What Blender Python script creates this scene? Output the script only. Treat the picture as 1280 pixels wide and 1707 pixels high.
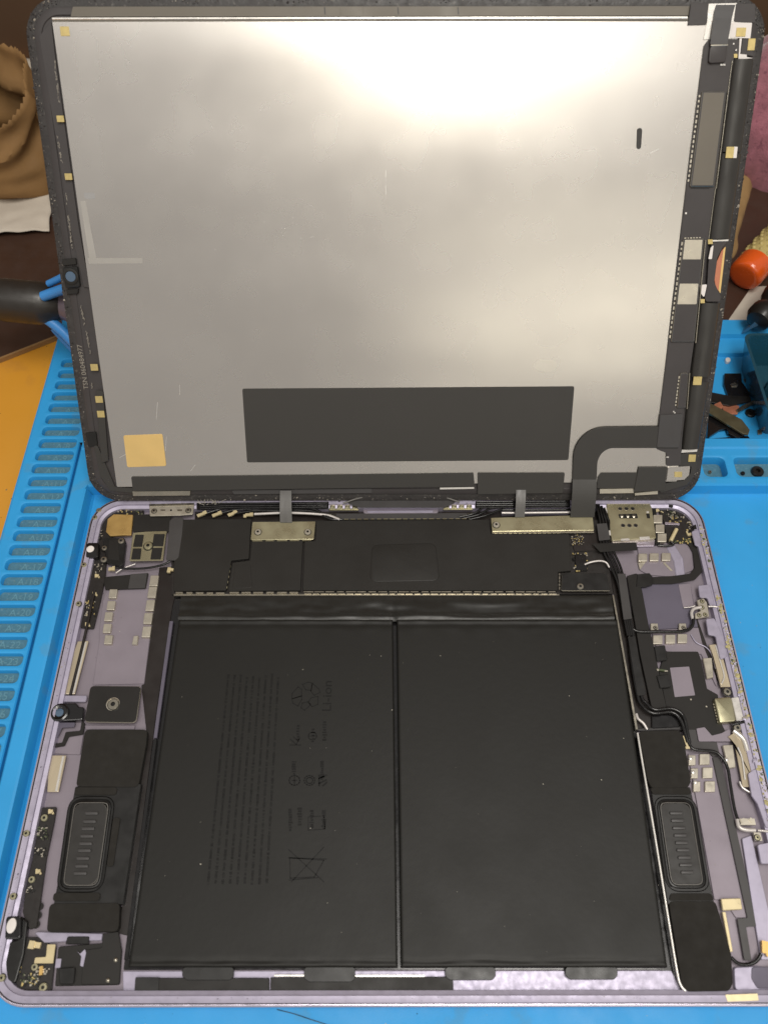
import bpy, math, random
from mathutils import Vector, Matrix, Euler, noise
random.seed(7)
S = 0.001                                   # everything below is measured in millimetres
for o in list(bpy.data.objects): bpy.data.objects.remove(o)
scn = bpy.context.scene
COL = scn.collection

# ------------------------------------------------------------------ camera
CAM = Vector((-5.066, -2.385, 284.964))
CROT = Euler((0.556798, 0.001135, -0.001203), 'XYZ').to_matrix()
FPX = 1351.77
cd = bpy.data.cameras.new('camera'); cam = bpy.data.objects.new('camera', cd); COL.objects.link(cam)
cam.location = CAM * S; cam.rotation_euler = CROT.to_euler('XYZ')
cd.sensor_fit = 'VERTICAL'; cd.sensor_height = 36.0; cd.lens = FPX / 1707 * 36
cd.clip_start = 0.005; cd.clip_end = 20
cd.dof.use_dof = True; cd.dof.focus_distance = 0.315; cd.dof.aperture_fstop = 17
scn.camera = cam
scn.render.resolution_x = 767; scn.render.resolution_y = 1024

# ------------------------------------------------------------------ light (indoor workbench)
w = bpy.data.worlds.new('World'); scn.world = w; w.use_nodes = True
w.node_tree.nodes['Background'].inputs[0].default_value = (1.0, 0.955, 0.90, 1)
w.node_tree.nodes['Background'].inputs[1].default_value = 0.40
def area(name, loc, target, sx, sy, watts, col):
    l = bpy.data.lights.new(name, 'AREA'); l.shape = 'RECTANGLE'; l.size = sx; l.size_y = sy
    l.energy = watts; l.color = col
    o = bpy.data.objects.new(name, l); COL.objects.link(o); o.location = loc
    o.rotation_euler = (Vector(target) - Vector(loc)).to_track_quat('-Z', 'Y').to_euler()
area('ceiling_lamp', (0.18, -0.08, 1.30), (0.0, 0.12, 0.0), 0.60, 0.45, 8.5, (1.0, 0.96, 0.90))
area('bench_lamp', (0.09, -0.46, 1.07), (0.0, 0.18, 0.05), 0.30, 0.13, 1.9, (1.0, 0.94, 0.80))
area('tube_lamp', (-0.25, -0.80, 1.56), (0.0, 0.2, 0.05), 2.2, 0.16, 3.8, (1.0, 0.97, 0.92))
area('warm_wall_fill', (0.45, -0.95, 0.74), (0.05, 0.22, 0.06), 0.8, 0.18, 0.80, (1.0, 0.94, 0.78))  # added light standing in for a warm wall reflected in the screen
vs = scn.view_settings
vs.view_transform = 'Standard'; vs.look = 'None'; vs.exposure = 0.0; vs.gamma = 1.0
vs.use_curve_mapping = False
scn.render.engine = 'CYCLES'

# ------------------------------------------------------------------ photo survey -> planes of the place
def ray(x, y): return CROT @ Vector(((x - 640) / FPX, -(y - 853.5) / FPX, -1))
def P(x, y, z=0.0):
    d = ray(x, y); t = (z - CAM.z) / d.z; q = CAM + d * t; return (q.x, q.y)
LID_A = 0.925180; LID_O = Vector((-1.054, 176.68, 6.261))
LU = Vector((0, math.cos(LID_A), math.sin(LID_A))); LN = Vector((0, -math.sin(LID_A), math.cos(LID_A)))
def Lp(x, y, h=0.0):
    d = ray(x, y); o = LID_O + LN * h; t = (o - CAM).dot(LN) / d.dot(LN); q = CAM + d * t - o
    return (q.x, q.dot(LU))
def W2L(v): q = Vector(v) - LID_O; return Vector((q.x, q.dot(LU), q.dot(LN)))
def PZ(x, y, Y):
    d = ray(x, y); t = (Y - CAM.y) / d.y; q = CAM + d * t; return q

# ------------------------------------------------------------------ materials
def lin(r, g, b):
    f = lambda c: (c / 255 / 12.92) if c / 255 <= 0.04045 else ((c / 255 + 0.055) / 1.055) ** 2.4
    return (f(r), f(g), f(b), 1)
def mat(name, rgb, rough=0.5, metal=0.0, var=0.12, vscale=150, bump=0.0, bscale=900, spec=0.5, coat=0.0,
        rvar=0.1, col2=None, c2amt=0.5, c2scale=400, c2thr=0.55, stretch=None, aniso=0.0, trans=0.0, sheen=0.0, wave=0.0, wscale=14):
    m = bpy.data.materials.new(name); m.use_nodes = True; nt = m.node_tree; n = nt.nodes; k = nt.links.new
    b = n['Principled BSDF']; base = lin(*rgb)
    b.inputs['Metallic'].default_value = metal; b.inputs['Specular IOR Level'].default_value = spec
    b.inputs['Coat Weight'].default_value = coat; b.inputs['Anisotropic'].default_value = aniso
    b.inputs['Transmission Weight'].default_value = trans; b.inputs['Sheen Weight'].default_value = sheen
    tc = n.new('ShaderNodeTexCoord'); vec = tc.outputs['Object']
    if stretch:
        mp = n.new('ShaderNodeMapping'); mp.inputs['Scale'].default_value = stretch; k(vec, mp.inputs[0]); vec = mp.outputs[0]
    def nz(scale, det=4):
        t = n.new('ShaderNodeTexNoise'); t.inputs['Scale'].default_value = scale; t.inputs['Detail'].default_value = det
        k(vec, t.inputs['Vector']); return t
    t1 = nz(vscale)
    r1 = n.new('ShaderNodeMapRange'); r1.inputs[1].default_value = 0.25; r1.inputs[2].default_value = 0.75
    r1.inputs[3].default_value = 1 - var; r1.inputs[4].default_value = 1 + var; k(t1.outputs['Fac'], r1.inputs[0])
    mx = n.new('ShaderNodeVectorMath'); mx.operation = 'SCALE'; mx.inputs[0].default_value = base[:3]; k(r1.outputs[0], mx.inputs['Scale'])
    out = mx.outputs[0]
    if col2:
        t2 = nz(c2scale, 6); r2 = n.new('ShaderNodeMapRange'); r2.inputs[1].default_value = c2thr; r2.inputs[2].default_value = c2thr + 0.08
        r2.inputs[3].default_value = 0; r2.inputs[4].default_value = c2amt; k(t2.outputs['Fac'], r2.inputs[0])
        m2 = n.new('ShaderNodeMix'); m2.data_type = 'RGBA'; k(r2.outputs[0], m2.inputs['Factor'])
        k(out, m2.inputs[6]); m2.inputs[7].default_value = lin(*col2); out = m2.outputs[2]
    k(out, b.inputs['Base Color'])
    t3 = nz(vscale * 2.3)
    r3 = n.new('ShaderNodeMapRange'); r3.inputs[1].default_value = 0.3; r3.inputs[2].default_value = 0.7
    r3.inputs[3].default_value = max(0.02, rough - rvar); r3.inputs[4].default_value = min(1, rough + rvar)
    k(t3.outputs['Fac'], r3.inputs[0]); k(r3.outputs[0], b.inputs['Roughness'])
    if bump:
        t4 = nz(bscale, 3); bp = n.new('ShaderNodeBump'); bp.inputs['Strength'].default_value = bump
        bp.inputs['Distance'].default_value = 0.0003; k(t4.outputs['Fac'], bp.inputs['Height']); k(bp.outputs[0], b.inputs['Normal'])
        if wave:
            mp2 = n.new('ShaderNodeMapping'); mp2.inputs['Scale'].default_value = (0.45, 1.6, 1); k(tc.outputs['Object'], mp2.inputs[0])
            t5 = n.new('ShaderNodeTexNoise'); t5.inputs['Scale'].default_value = wscale; t5.inputs['Detail'].default_value = 1.5; k(mp2.outputs[0], t5.inputs['Vector'])
            b2 = n.new('ShaderNodeBump'); b2.inputs['Strength'].default_value = 1.0; b2.inputs['Distance'].default_value = wave
            k(t5.outputs['Fac'], b2.inputs['Height']); k(b2.outputs[0], bp.inputs['Normal'])
    return m
M = {}
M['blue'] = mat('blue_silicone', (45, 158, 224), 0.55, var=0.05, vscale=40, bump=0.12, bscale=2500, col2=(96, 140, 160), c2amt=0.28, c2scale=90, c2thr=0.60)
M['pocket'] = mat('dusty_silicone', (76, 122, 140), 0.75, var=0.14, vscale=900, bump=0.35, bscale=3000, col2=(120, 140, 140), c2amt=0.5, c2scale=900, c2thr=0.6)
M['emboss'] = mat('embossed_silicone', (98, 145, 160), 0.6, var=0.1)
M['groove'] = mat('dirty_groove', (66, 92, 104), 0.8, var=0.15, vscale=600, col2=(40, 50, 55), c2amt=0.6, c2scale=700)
M['desk'] = mat('orange_desk', (214, 150, 48), 0.5, var=0.06, vscale=14, col2=(186, 128, 60), c2amt=0.35, c2scale=60, c2thr=0.62)
M['board'] = mat('dark_brown_board', (66, 46, 36), 0.45, var=0.10, vscale=60, col2=(96, 74, 60), c2amt=0.35, c2scale=700, c2thr=0.68)
M['wall'] = mat('brown_wall', (92, 68, 48), 0.8, var=0.08, vscale=20)
M['kraft'] = mat('kraft_paper', (140, 106, 64), 0.8, var=0.12, vscale=60, bump=0.3, bscale=500)  # base colour darkened for the shade the bag stands in
M['kraft2'] = mat('tan_paper', (150, 120, 78), 0.7, var=0.18, vscale=70, bump=0.3, bscale=500)
M['paper'] = mat('white_paper', (196, 186, 172), 0.85, var=0.06, vscale=60, bump=0.2, bscale=400)
M['pink'] = mat('pink_fleece', (168, 104, 118), 0.95, var=0.2, vscale=260, bump=1.0, bscale=1400, sheen=0.6, col2=(112, 58, 78), c2amt=0.6, c2scale=300, c2thr=0.58)
M['mauve'] = mat('anodised_mauve', (145, 136, 146), 0.5, metal=0.35, var=0.05, vscale=60, bump=0.05, bscale=4000)
M['mauve2'] = mat('anodised_mauve_dark', (104, 99, 114), 0.5, metal=0.35, var=0.06, vscale=60)
M['lav'] = mat('raw_lavender_aluminium', (176, 170, 189), 0.42, metal=0.45, var=0.07, vscale=200, col2=(150, 140, 176), c2amt=0.1, c2scale=60, c2thr=0.55)
M['chamfer'] = mat('polished_lavender', (222, 214, 232), 0.22, metal=0.85, var=0.03)
M['blk'] = mat('matte_black', (34, 32, 30), 0.5, var=0.10, vscale=80, bump=0.08, bscale=2500, rvar=0.08, spec=0.35)
M['blk2'] = mat('black_plastic', (24, 23, 22), 0.38, var=0.1, vscale=90, bump=0.05, bscale=3000)
M['blk3'] = mat('glossy_black', (22, 21, 22), 0.2, var=0.1, coat=0.3)
M['char'] = mat('charcoal_flex', (66, 64, 64), 0.42, var=0.06, vscale=60)
M['cell'] = mat('battery_wrap', (25, 24, 21), 0.5, var=0.04, vscale=24, bump=0.10, bscale=420, rvar=0.035, spec=0.34)
M['cellprint'] = mat('battery_print', (14, 13, 12), 0.55, var=0.05, spec=0.26)
M['cover'] = mat('shield_cover_film', (34, 32, 29), 0.45, var=0.08, vscale=35, bump=0.35, bscale=130, rvar=0.05, spec=0.4)
M['brown'] = mat('dark_brown_film', (34, 28, 26), 0.4, var=0.12, vscale=80)
M['pcb'] = mat('black_circuit_board', (34, 30, 28), 0.45, var=0.15, vscale=300, col2=(90, 84, 70), c2amt=0.35, c2scale=1800, c2thr=0.66)
M['gold'] = mat('brass_shield', (194, 188, 156), 0.30, metal=0.85, var=0.06, vscale=60)
M['tin'] = mat('tinned_pad', (200, 193, 178), 0.35, metal=0.7, var=0.08, vscale=160)
M['steel'] = mat('steel', (176, 170, 156), 0.28, metal=0.95, var=0.08, vscale=200)
M['foil'] = mat('gold_foil', (226, 188, 118), 0.34, metal=0.75, var=0.12, vscale=90)
M['sticker'] = mat('gold_sticker', (226, 192, 124), 0.5, metal=0.25, var=0.05, vscale=90)
M['goldpad'] = mat('gold_pad', (206, 186, 126), 0.4, metal=0.5, var=0.12, vscale=500)
M['cream'] = mat('cream_connector', (222, 206, 164), 0.35, metal=0.4, var=0.1)
M['white'] = mat('white_plastic', (232, 226, 222), 0.4, var=0.03)
M['clear'] = mat('glossy_clear_tape', (198, 184, 158), 0.16, metal=0.3, var=0.2, vscale=200, stretch=(1, .15, 1), coat=0.6)
M['wire'] = mat('black_wire', (26, 25, 25), 0.18, var=0.1)
M['wwire'] = mat('white_wire', (206, 200, 196), 0.3, metal=0.3, var=0.05)
M['silver'] = mat('display_backplate', (214, 209, 203), 0.27, metal=1.0, var=0.03, vscale=26, bump=0.004, bscale=900, rvar=0.012, wave=0.0028, wscale=7)
M['dull'] = mat('adhesive_haze', (205, 203, 201), 0.32, metal=1.0, var=0.02, vscale=30, rvar=0.01, bump=0.03, bscale=1600, wave=0.0024, wscale=9)
M['dull2'] = mat('bright_haze', (220, 215, 207), 0.31, metal=1.0, var=0.02, rvar=0.01, bump=0.004, wave=0.0032, wscale=9)
M['smudge'] = mat('pale_smudge', (240, 239, 238), 0.45, metal=0.9, var=0.02, rvar=0.02)
M['foam'] = mat('black_foam', (42, 40, 37), 0.85, var=0.06, spec=0.25, bump=0.1, bscale=4000)
M['edge'] = mat('grey_edge_and_highlight', (104, 101, 97), 0.4, var=0.1)  # grey of the film edge, and painted highlight on the speaker rings
M['memb'] = mat('speaker_membrane', (42, 40, 38), 0.45, var=0.04)
M['ribbon'] = mat('grey_flex', (92, 90, 88), 0.4, var=0.08, stretch=(3, .3, 1))
M['shine'] = mat('bright_aluminium_edge', (236, 232, 226), 0.3, metal=0.6, var=0.02)
M['bezel'] = mat('black_bezel_with_residue', (54, 51, 50), 0.5, var=0.25, vscale=160, bump=0.4, bscale=900, col2=(110, 105, 100), c2amt=0.4, c2scale=700, c2thr=0.60)
M['frame'] = mat('screen_frame', (62, 58, 58), 0.5, var=0.08, vscale=90, bump=0.05)
M['film'] = mat('grey_film', (108, 102, 92), 0.4, var=0.08, vscale=40)
M['lidtape'] = mat('dark_grey_tape', (54, 52, 49), 0.55, var=0.03, vscale=40, rvar=0.04)
M['roll'] = mat('glossy_rolled_flex', (52, 50, 47), 0.36, var=0.12, vscale=60)
M['copper'] = mat('copper_foil', (202, 132, 104), 0.4, metal=0.6, var=0.1)
M['crumb'] = mat('adhesive_crumbs', (150, 143, 132), 0.7, var=0.35, vscale=800)
M['crumb2'] = mat('golden_residue', (178, 168, 120), 0.6, var=0.35, vscale=800)
M['dust'] = mat('dust', (196, 190, 176), 0.8)
M['green'] = mat('solder_mask_specks', (78, 86, 60), 0.4, var=0.3, vscale=900)
M['orange'] = mat('orange_plastic', (226, 92, 28), 0.22, var=0.06, coat=0.4)
M['beige'] = mat('beige_rubber', (190, 172, 112), 0.5, var=0.08)
M['toolblk'] = mat('tool_black', (30, 28, 26), 0.35, var=0.1)
M['toolgrey'] = mat('tool_dark_grey', (46, 42, 38), 0.38, var=0.08)
M['claw'] = mat('blue_claw_plastic', (62, 140, 212), 0.4, var=0.05)
M['bladeb'] = mat('steel_blade', (120, 150, 165), 0.3, metal=0.7, var=0.05)
M['tray'] = mat('smoky_blue_plastic', (40, 92, 112), 0.18, var=0.05, trans=0.45, coat=0.3)
M['olive'] = mat('olive_metal', (104, 98, 76), 0.35, metal=0.6, var=0.2)
M['lens'] = mat('lens_window', (78, 100, 124), 0.08, var=0.02, coat=1.0)
M['ink'] = mat('pale_print', (138, 132, 122), 0.6, var=0.2, vscale=900)

# ------------------------------------------------------------------ builders
class Frame:
    """A thing's root Empty; mm vertices are given in the thing's own frame plus origin offset."""
    def __init__(s, name, label, cat, loc=(0, 0, 0), rot=(0, 0, 0), group=None, kind=None):
        o = bpy.data.objects.new(name, None); COL.objects.link(o); o.empty_display_size = 0.02
        o.location = Vector(loc) * S; o.rotation_euler = rot
        o['label'] = label; o['category'] = cat
        if group: o['group'] = group
        s.o = o
def tag(o, label, cat, group=None):
    o['label'] = label; o['category'] = cat
    if group: o['group'] = group
    return o
OFF = {}
def mesh(name, vs_, fs, mats, parent=None, fm=None, kind=None, off=None, smooth=35):
    """vs_ in mm; off = origin (mm) subtracted from every vertex"""
    me = bpy.data.meshes.new(name)
    if parent is not None and off is None: off = OFF.get(parent.name, (0, 0, 0))
    off = off or (0, 0, 0)
    me.from_pydata([((v[0] - off[0]) * S, (v[1] - off[1]) * S, (v[2] - off[2]) * S) for v in vs_], [], fs)
    if not isinstance(mats, (list, tuple)): mats = [mats]
    for m_ in mats: me.materials.append(m_)
    if fm:
        for p_, i in zip(me.polygons, fm): p_.material_index = i
    me.update()
    if smooth:
        for p_ in me.polygons: p_.use_smooth = True
        me.set_sharp_from_angle(angle=math.radians(smooth))
    o = bpy.data.objects.new(name, me); COL.objects.link(o)
    if parent is not None:
        o.parent = parent; OFF[o.name] = off
    elif off != (0, 0, 0): o.location = Vector(off) * S
    if kind: o['kind'] = kind
    return o
def ccw(pts):
    a = sum(p[0] * q[1] - q[0] * p[1] for p, q in zip(pts, pts[1:] + pts[:1]))
    return pts if a > 0 else pts[::-1]
def rnd(pts, r, n=4):
    """round the corners of a polygon"""
    pts = ccw([tuple(p) for p in pts])
    if r <= 0: return pts
    out = []; N = len(pts)
    for i in range(N):
        p = Vector(pts[i]); a = Vector(pts[i - 1]) - p; b = Vector(pts[(i + 1) % N]) - p
        la, lb = a.length, b.length
        if la < 1e-6 or lb < 1e-6: continue
        a /= la; b /= lb; ang = a.angle(b, math.pi)
        if ang > 2.9: out.append(tuple(p)); continue
        t = min(r / math.tan(ang / 2), la * 0.45, lb * 0.45)
        p0, p1 = p + a * t, p + b * t
        for j in range(n + 1):
            s = j / n
            q = p0 * (1 - s) ** 2 + p * 2 * s * (1 - s) + p1 * s ** 2
            out.append((q.x, q.y))
    return out
def inset(pts, d):
    out = []; N = len(pts)
    for i in range(N):
        p = Vector(pts[i]); e0 = p - Vector(pts[i - 1]); e1 = Vector(pts[(i + 1) % N]) - p
        if e0.length < 1e-7: e0 = e1
        if e1.length < 1e-7: e1 = e0
        n0 = Vector((-e0.y, e0.x)).normalized(); n1 = Vector((-e1.y, e1.x)).normalized()
        m_ = n0 + n1
        if m_.length < 1e-6: m_ = n0
        m_.normalize(); c = max(0.35, m_.dot(n0)); q = p + m_ * (d / c); out.append((q.x, q.y))
    return out
def loops(ls, cap0=True, cap1=True):
    """stack of equal-length vertex loops -> verts, faces"""
    n = len(ls[0]); v = [p for l in ls for p in l]; f = []
    for k in range(len(ls) - 1):
        for i in range(n):
            j = (i + 1) % n; f.append((k * n + i, k * n + j, (k + 1) * n + j, (k + 1) * n + i))
    if cap0: f.append(tuple(range(n - 1, -1, -1)))
    if cap1: f.append(tuple(range((len(ls) - 1) * n, len(ls) * n)))
    return v, f
def slab(name, pts, z0, z1, m_, parent, r=0.5, bev=0.12, side=None, steps=1, kind=None):
    p = rnd(pts, r); bev = min(bev, (z1 - z0) * 0.9)
    ls = [[(x, y, z0) for x, y in p]]
    for k in range(steps + 1):
        a = math.pi / 2 * k / steps
        q = inset(p, bev * (1 - math.cos(a))) if k else p
        ls.append([(x, y, z1 - bev + bev * math.sin(a)) for x, y in q])
    v, f = loops(ls)
    fm = None; ms = [m_]
    if side: ms = [m_, side]; fm = [1] * (len(f) - 1) + [0]
    return mesh(name, v, f, ms, parent, fm, kind, smooth=18)
def tube(name, path, r, m_, parent, n=8, sub=5, kind=None, closed_caps=True, taper=None):
    pts = [Vector(p) for p in path]; q = []
    if len(pts) > 2 and sub > 1:
        ext = [pts[0] * 2 - pts[1]] + pts + [pts[-1] * 2 - pts[-2]]
        for i in range(1, len(ext) - 2):
            a, b, c, d = ext[i - 1:i + 3]
            for j in range(sub):
                t = j / sub
                q.append(0.5 * ((2 * b) + (c - a) * t + (2 * a - 5 * b + 4 * c - d) * t * t + (3 * b - a - 3 * c + d) * t ** 3))
        q.append(pts[-1])
    else: q = pts
    ls = []; up = Vector((0, 0, 1)); N = len(q)
    for i, p in enumerate(q):
        t = (q[min(i + 1, N - 1)] - q[max(i - 1, 0)]).normalized()
        s = t.cross(up)
        if s.length < 1e-3: s = t.cross(Vector((0, 1, 0)))
        s.normalize(); u = s.cross(t).normalized()
        rr = r if not taper else r * (taper[0] + (taper[1] - taper[0]) * i / (N - 1))
        ls.append([tuple(p + (s * math.cos(2 * math.pi * k / n) + u * math.sin(2 * math.pi * k / n)) * rr) for k in range(n)])
    v, f = loops(ls); return mesh(name, v, f, m_, parent, kind=kind, smooth=60)
def lathe(name, prof, c, m_, parent, n=20, axis=None, fm=None):
    """prof: list of (radius, height) from c along +z or axis"""
    ax = Vector(axis).normalized() if axis else Vector((0, 0, 1))
    q = ax.to_track_quat('Z', 'Y'); ls = []
    for r_, h in prof:
        ls.append([tuple(Vector(c) + q @ Vector((r_ * math.cos(2 * math.pi * k / n), r_ * math.sin(2 * math.pi * k / n), h))) for k in range(n)])
    v, f = loops(ls); mi = None
    if fm:
        mi = []
        for k in range(len(prof) - 1): mi += [fm[k]] * n
        mi += [0, fm[-1]]
    return mesh(name, v, f, m_, parent, mi)
SCREW = {}
def screw(x, y, z, r, parent, m_='steel', name='screw'):
    key = m_
    if key not in SCREW:
        prof = [(1.2, .03), (1.02, .05), (1, .3), (.84, .46), (.38, .48), (.33, .22), (.12, .22)]
        n = 18; ls = [[(a * math.cos(2 * math.pi * k / n), a * math.sin(2 * math.pi * k / n), h) for k in range(n)] for a, h in prof]
        v, f = loops(ls, cap0=False)
        fm = [1] * n + [0] * (3 * n) + [1] * (2 * n) + [1]
        me = bpy.data.meshes.new('screw'); me.from_pydata([(a * S, b * S, c * S) for a, b, c in v], [], f)
        me.materials.append(M[m_]); me.materials.append(M['blk2'])
        for p_, i in zip(me.polygons, fm): p_.material_index = i; p_.use_smooth = True
        me.set_sharp_from_angle(angle=0.7); SCREW[key] = me
    o = bpy.data.objects.new(name, SCREW[key]); COL.objects.link(o)
    off = OFF.get(parent.name, (0, 0, 0)); o.parent = parent
    o.location = ((x - off[0]) * S, (y - off[1]) * S, (z - off[2]) * S); o.scale = (r, r, r * 0.9)
    o.rotation_euler = (0, 0, random.random() * 3)
    return o
def boxes(lst):
    """lst of (cx,cy,cz,sx,sy,sz,rot,mi) -> v,f,fm"""
    v = []; f = []; fm = []
    for cx, cy, cz, sx, sy, sz, a, mi in lst:
        b = len(v); ca, sa = math.cos(a), math.sin(a)
        for dz in (-.5, .5):
            for dx, dy in ((-.5, -.5), (.5, -.5), (.5, .5), (-.5, .5)):
                X, Y = dx * sx, dy * sy; v.append((cx + X * ca - Y * sa, cy + X * sa + Y * ca, cz + dz * sz))
        for q in ((3, 2, 1, 0), (4, 5, 6, 7), (0, 1, 5, 4), (1, 2, 6, 5), (2, 3, 7, 6), (3, 0, 4, 7)):
            f.append(tuple(b + i for i in q)); fm.append(mi)
    return v, f, fm
def scatter_boxes(name, spots, mats, parent, kind='stuff'):
    v, f, fm = boxes(spots); return mesh(name, v, f, [M[m_] for m_ in mats], parent, fm, kind, smooth=0)
def flakes(name, pts, parent, mats, smin, smax, hmax, kind='stuff'):
    """tiny irregular crumbs: 5-sided pyramidal bits"""
    v = []; f = []; fm = []
    for (x, y, z) in pts:
        b = len(v); n = 5; s = random.uniform(smin, smax) * (0.5 + random.random() ** 3); h = random.uniform(.2, 1) * hmax; a0 = random.random() * 6
        e = random.uniform(.4, 1); ra = random.random() * 3
        for k in range(n):
            a = a0 + 2 * math.pi * k / n; rr = s * random.uniform(.6, 1.2); X, Y = rr * math.cos(a), rr * e * math.sin(a)
            v.append((x + X * math.cos(ra) - Y * math.sin(ra), y + X * math.sin(ra) + Y * math.cos(ra), z))
        v.append((x + s * .2, y, z + h)); mi = random.randrange(len(mats))
        for k in range(n): f.append((b + k, b + (k + 1) % n, b + n)); fm.append(mi)
    return mesh(name, v, f, [M[m_] for m_ in mats], parent, fm, kind, smooth=0)
def text(name, s, size, loc, m_, parent, rotz=0.0, ext=0.03, sx=1.0):
    cu = bpy.data.curves.new('t', 'FONT'); cu.body = s; cu.size = size * S; cu.extrude = ext * S; cu.align_x = 'CENTER'; cu.align_y = 'CENTER'; cu.resolution_u = 3
    to = bpy.data.objects.new('t', cu); COL.objects.link(to); bpy.context.view_layer.update()
    me = bpy.data.meshes.new_from_object(to.evaluated_get(bpy.context.evaluated_depsgraph_get()))
    bpy.data.objects.remove(to); me.name = name; me.materials.clear(); me.materials.append(m_)
    for p_ in me.polygons: p_.material_index = 0
    o = bpy.data.objects.new(name, me); COL.objects.link(o); off = OFF.get(parent.name, (0, 0, 0)); o.parent = parent
    o.location = ((loc[0] - off[0]) * S, (loc[1] - off[1]) * S, (loc[2] - off[2]) * S); o.rotation_euler = (0, 0, rotz); o.scale = (sx, 1, 1)
    return o
def rrect(x0, y0, x1, y1, R, n=8):
    out = []
    for cx, cy, a0 in ((x1 - R, y0 + R, -90), (x1 - R, y1 - R, 0), (x0 + R, y1 - R, 90), (x0 + R, y0 + R, 180)):
        for k in range(n + 1):
            a = math.radians(a0 + 90 * k / n); out.append((cx + R * math.cos(a), cy + R * math.sin(a)))
    return out
def grid(name, nx, ny, fn, m_, parent=None, off=None, kind=None, thick=0, smooth=60):
    v = [fn(i / nx, j / ny) for j in range(ny + 1) for i in range(nx + 1)]; W_ = nx + 1
    f = [(j * W_ + i, j * W_ + i + 1, (j + 1) * W_ + i + 1, (j + 1) * W_ + i) for j in range(ny) for i in range(nx)]
    o = mesh(name, v, f, m_, parent, off=off, kind=kind, smooth=smooth)
    if thick:
        md = o.modifiers.new('solid', 'SOLIDIFY'); md.thickness = thick * S; md.offset = 0
    return o
def nz(x, y, z=0.0, s=1.0): return noise.noise(Vector((x * s, y * s, z)))

# ================================================================== SETTING
DZ = -4.0
def sheet(name, x0, y0, x1, y1, z, m_): 
    o = mesh(name, [(x0, y0, z - 20), (x1, y0, z - 20), (x1, y1, z - 20), (x0, y1, z - 20), (x0, y0, z), (x1, y0, z), (x1, y1, z), (x0, y1, z)],
             [(3, 2, 1, 0), (4, 5, 6, 7), (0, 1, 5, 4), (1, 2, 6, 5), (2, 3, 7, 6), (3, 0, 4, 7)], m_, smooth=0); o['kind'] = 'structure'; return o
sheet('desk', -700, -300, 700, 522, DZ, M['desk'])
o = mesh('wall', [(-900, 523, -60), (900, 523, -60), (900, 523, 700), (-900, 523, 700), (-900, 560, -60), (900, 560, -60), (900, 560, 700), (-900, 560, 700)],
         [(0, 1, 2, 3), (7, 6, 5, 4), (4, 5, 1, 0), (1, 5, 6, 2), (2, 6, 7, 3), (5, 4, 0, 3)][:5], M['wall'], smooth=0); o['kind'] = 'structure'

# ---- blue silicone repair mat (axis aligned with the tablet)
mt = Frame('repair_mat', 'large blue silicone repair mat with numbered pockets under the opened tablet', 'mat', (0, 0, DZ)).o
OFF[mt.name] = (0, 0, DZ)
def cell(V, F, FM, x0, y0, x1, y1, hx0, hy0, hx1, hy1, R, zt, zf, b=0.45):
    """rectangular top with a rounded pocket sunk into it"""
    n = 5; base = len(V)
    def lp(ins, z):
        return [(x, y, z) for x, y in rrect(hx0 + ins, hy0 + ins, hx1 - ins, hy1 - ins, max(.2, R - ins), n)]
    seq = [lp(-b, zt), lp(-b * .3, zt - b * .3), lp(0, zt - b), lp(.25, zf + .3), lp(.6, zf)]
    k = len(seq[0])
    for l in seq: V.extend(l)
    for q in range(len(seq) - 1):
        for i in range(k):
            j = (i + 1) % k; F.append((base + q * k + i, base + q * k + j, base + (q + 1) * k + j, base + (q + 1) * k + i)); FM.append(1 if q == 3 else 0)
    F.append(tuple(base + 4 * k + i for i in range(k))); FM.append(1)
    c = len(V); V.extend([(x1, y0, zt), (x1, y1, zt), (x0, y1, zt), (x0, y0, zt)])
    for i in range(k):
        j = (i + 1) % k; ci = i // (n + 1); cj = j // (n + 1)
        if ci == cj: F.append((base + i, c + ci, base + j)); FM.append(0)
        else: F.append((base + i, c + ci, c + cj, base + j)); FM.append(0)
V = []; F = []; FM = []
def quad(a, b, c, d, m_=0):
    i = len(V); V.extend([a, b, c, d]); F.append((i, i + 1, i + 2, i + 3)); FM.append(m_)
def profile_x(ys, prof, mi):
    """extrude an (x,z) profile along y"""
    for (xa, za), (xb, zb), m_ in zip(prof, prof[1:], mi): quad((xa, ys[0], za), (xb, ys[0], zb), (xb, ys[1], zb), (xa, ys[1], za), m_)
YF, YB, XR = -46.0, 281.0, 232.0
# left strip with pockets A-1 ... ; outer edge, strip top, groove, ridge, slope
PY = lambda i: 253.8 - 6.58 * i
NP = 41
strip = [(-159.4, DZ), (-159.4, 2.2), (-158.9, 3.4), (-157.8, 4.0), (-155.2, 4.0)]
profile_x((YF, YB), strip, [0] * 4)
profile_x((PY(0) + 3.29, YB), [(-155.2, 4.0), (-136.6, 4.0)], [0])
profile_x((YF, PY(NP - 1) - 3.29), [(-155.2, 4.0), (-136.6, 4.0)], [0])
for i in range(NP):
    y = PY(i); cell(V, F, FM, -155.2, y - 3.29, -136.6, y + 3.29, -153.7, y - 2.35, -137.7, y + 2.35, 1.7, 4.0, 1.4)
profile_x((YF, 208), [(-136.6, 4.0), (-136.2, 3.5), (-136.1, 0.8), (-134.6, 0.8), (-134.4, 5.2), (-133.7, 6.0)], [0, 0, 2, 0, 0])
profile_x((YF, 183.2), [(-133.7, 6.0), (-128.9, 6.0), (-128.1, 5.6), (-127.0, 1.0), (-126.3, 0.0), (XR, 0.0)], [0] * 5)
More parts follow.
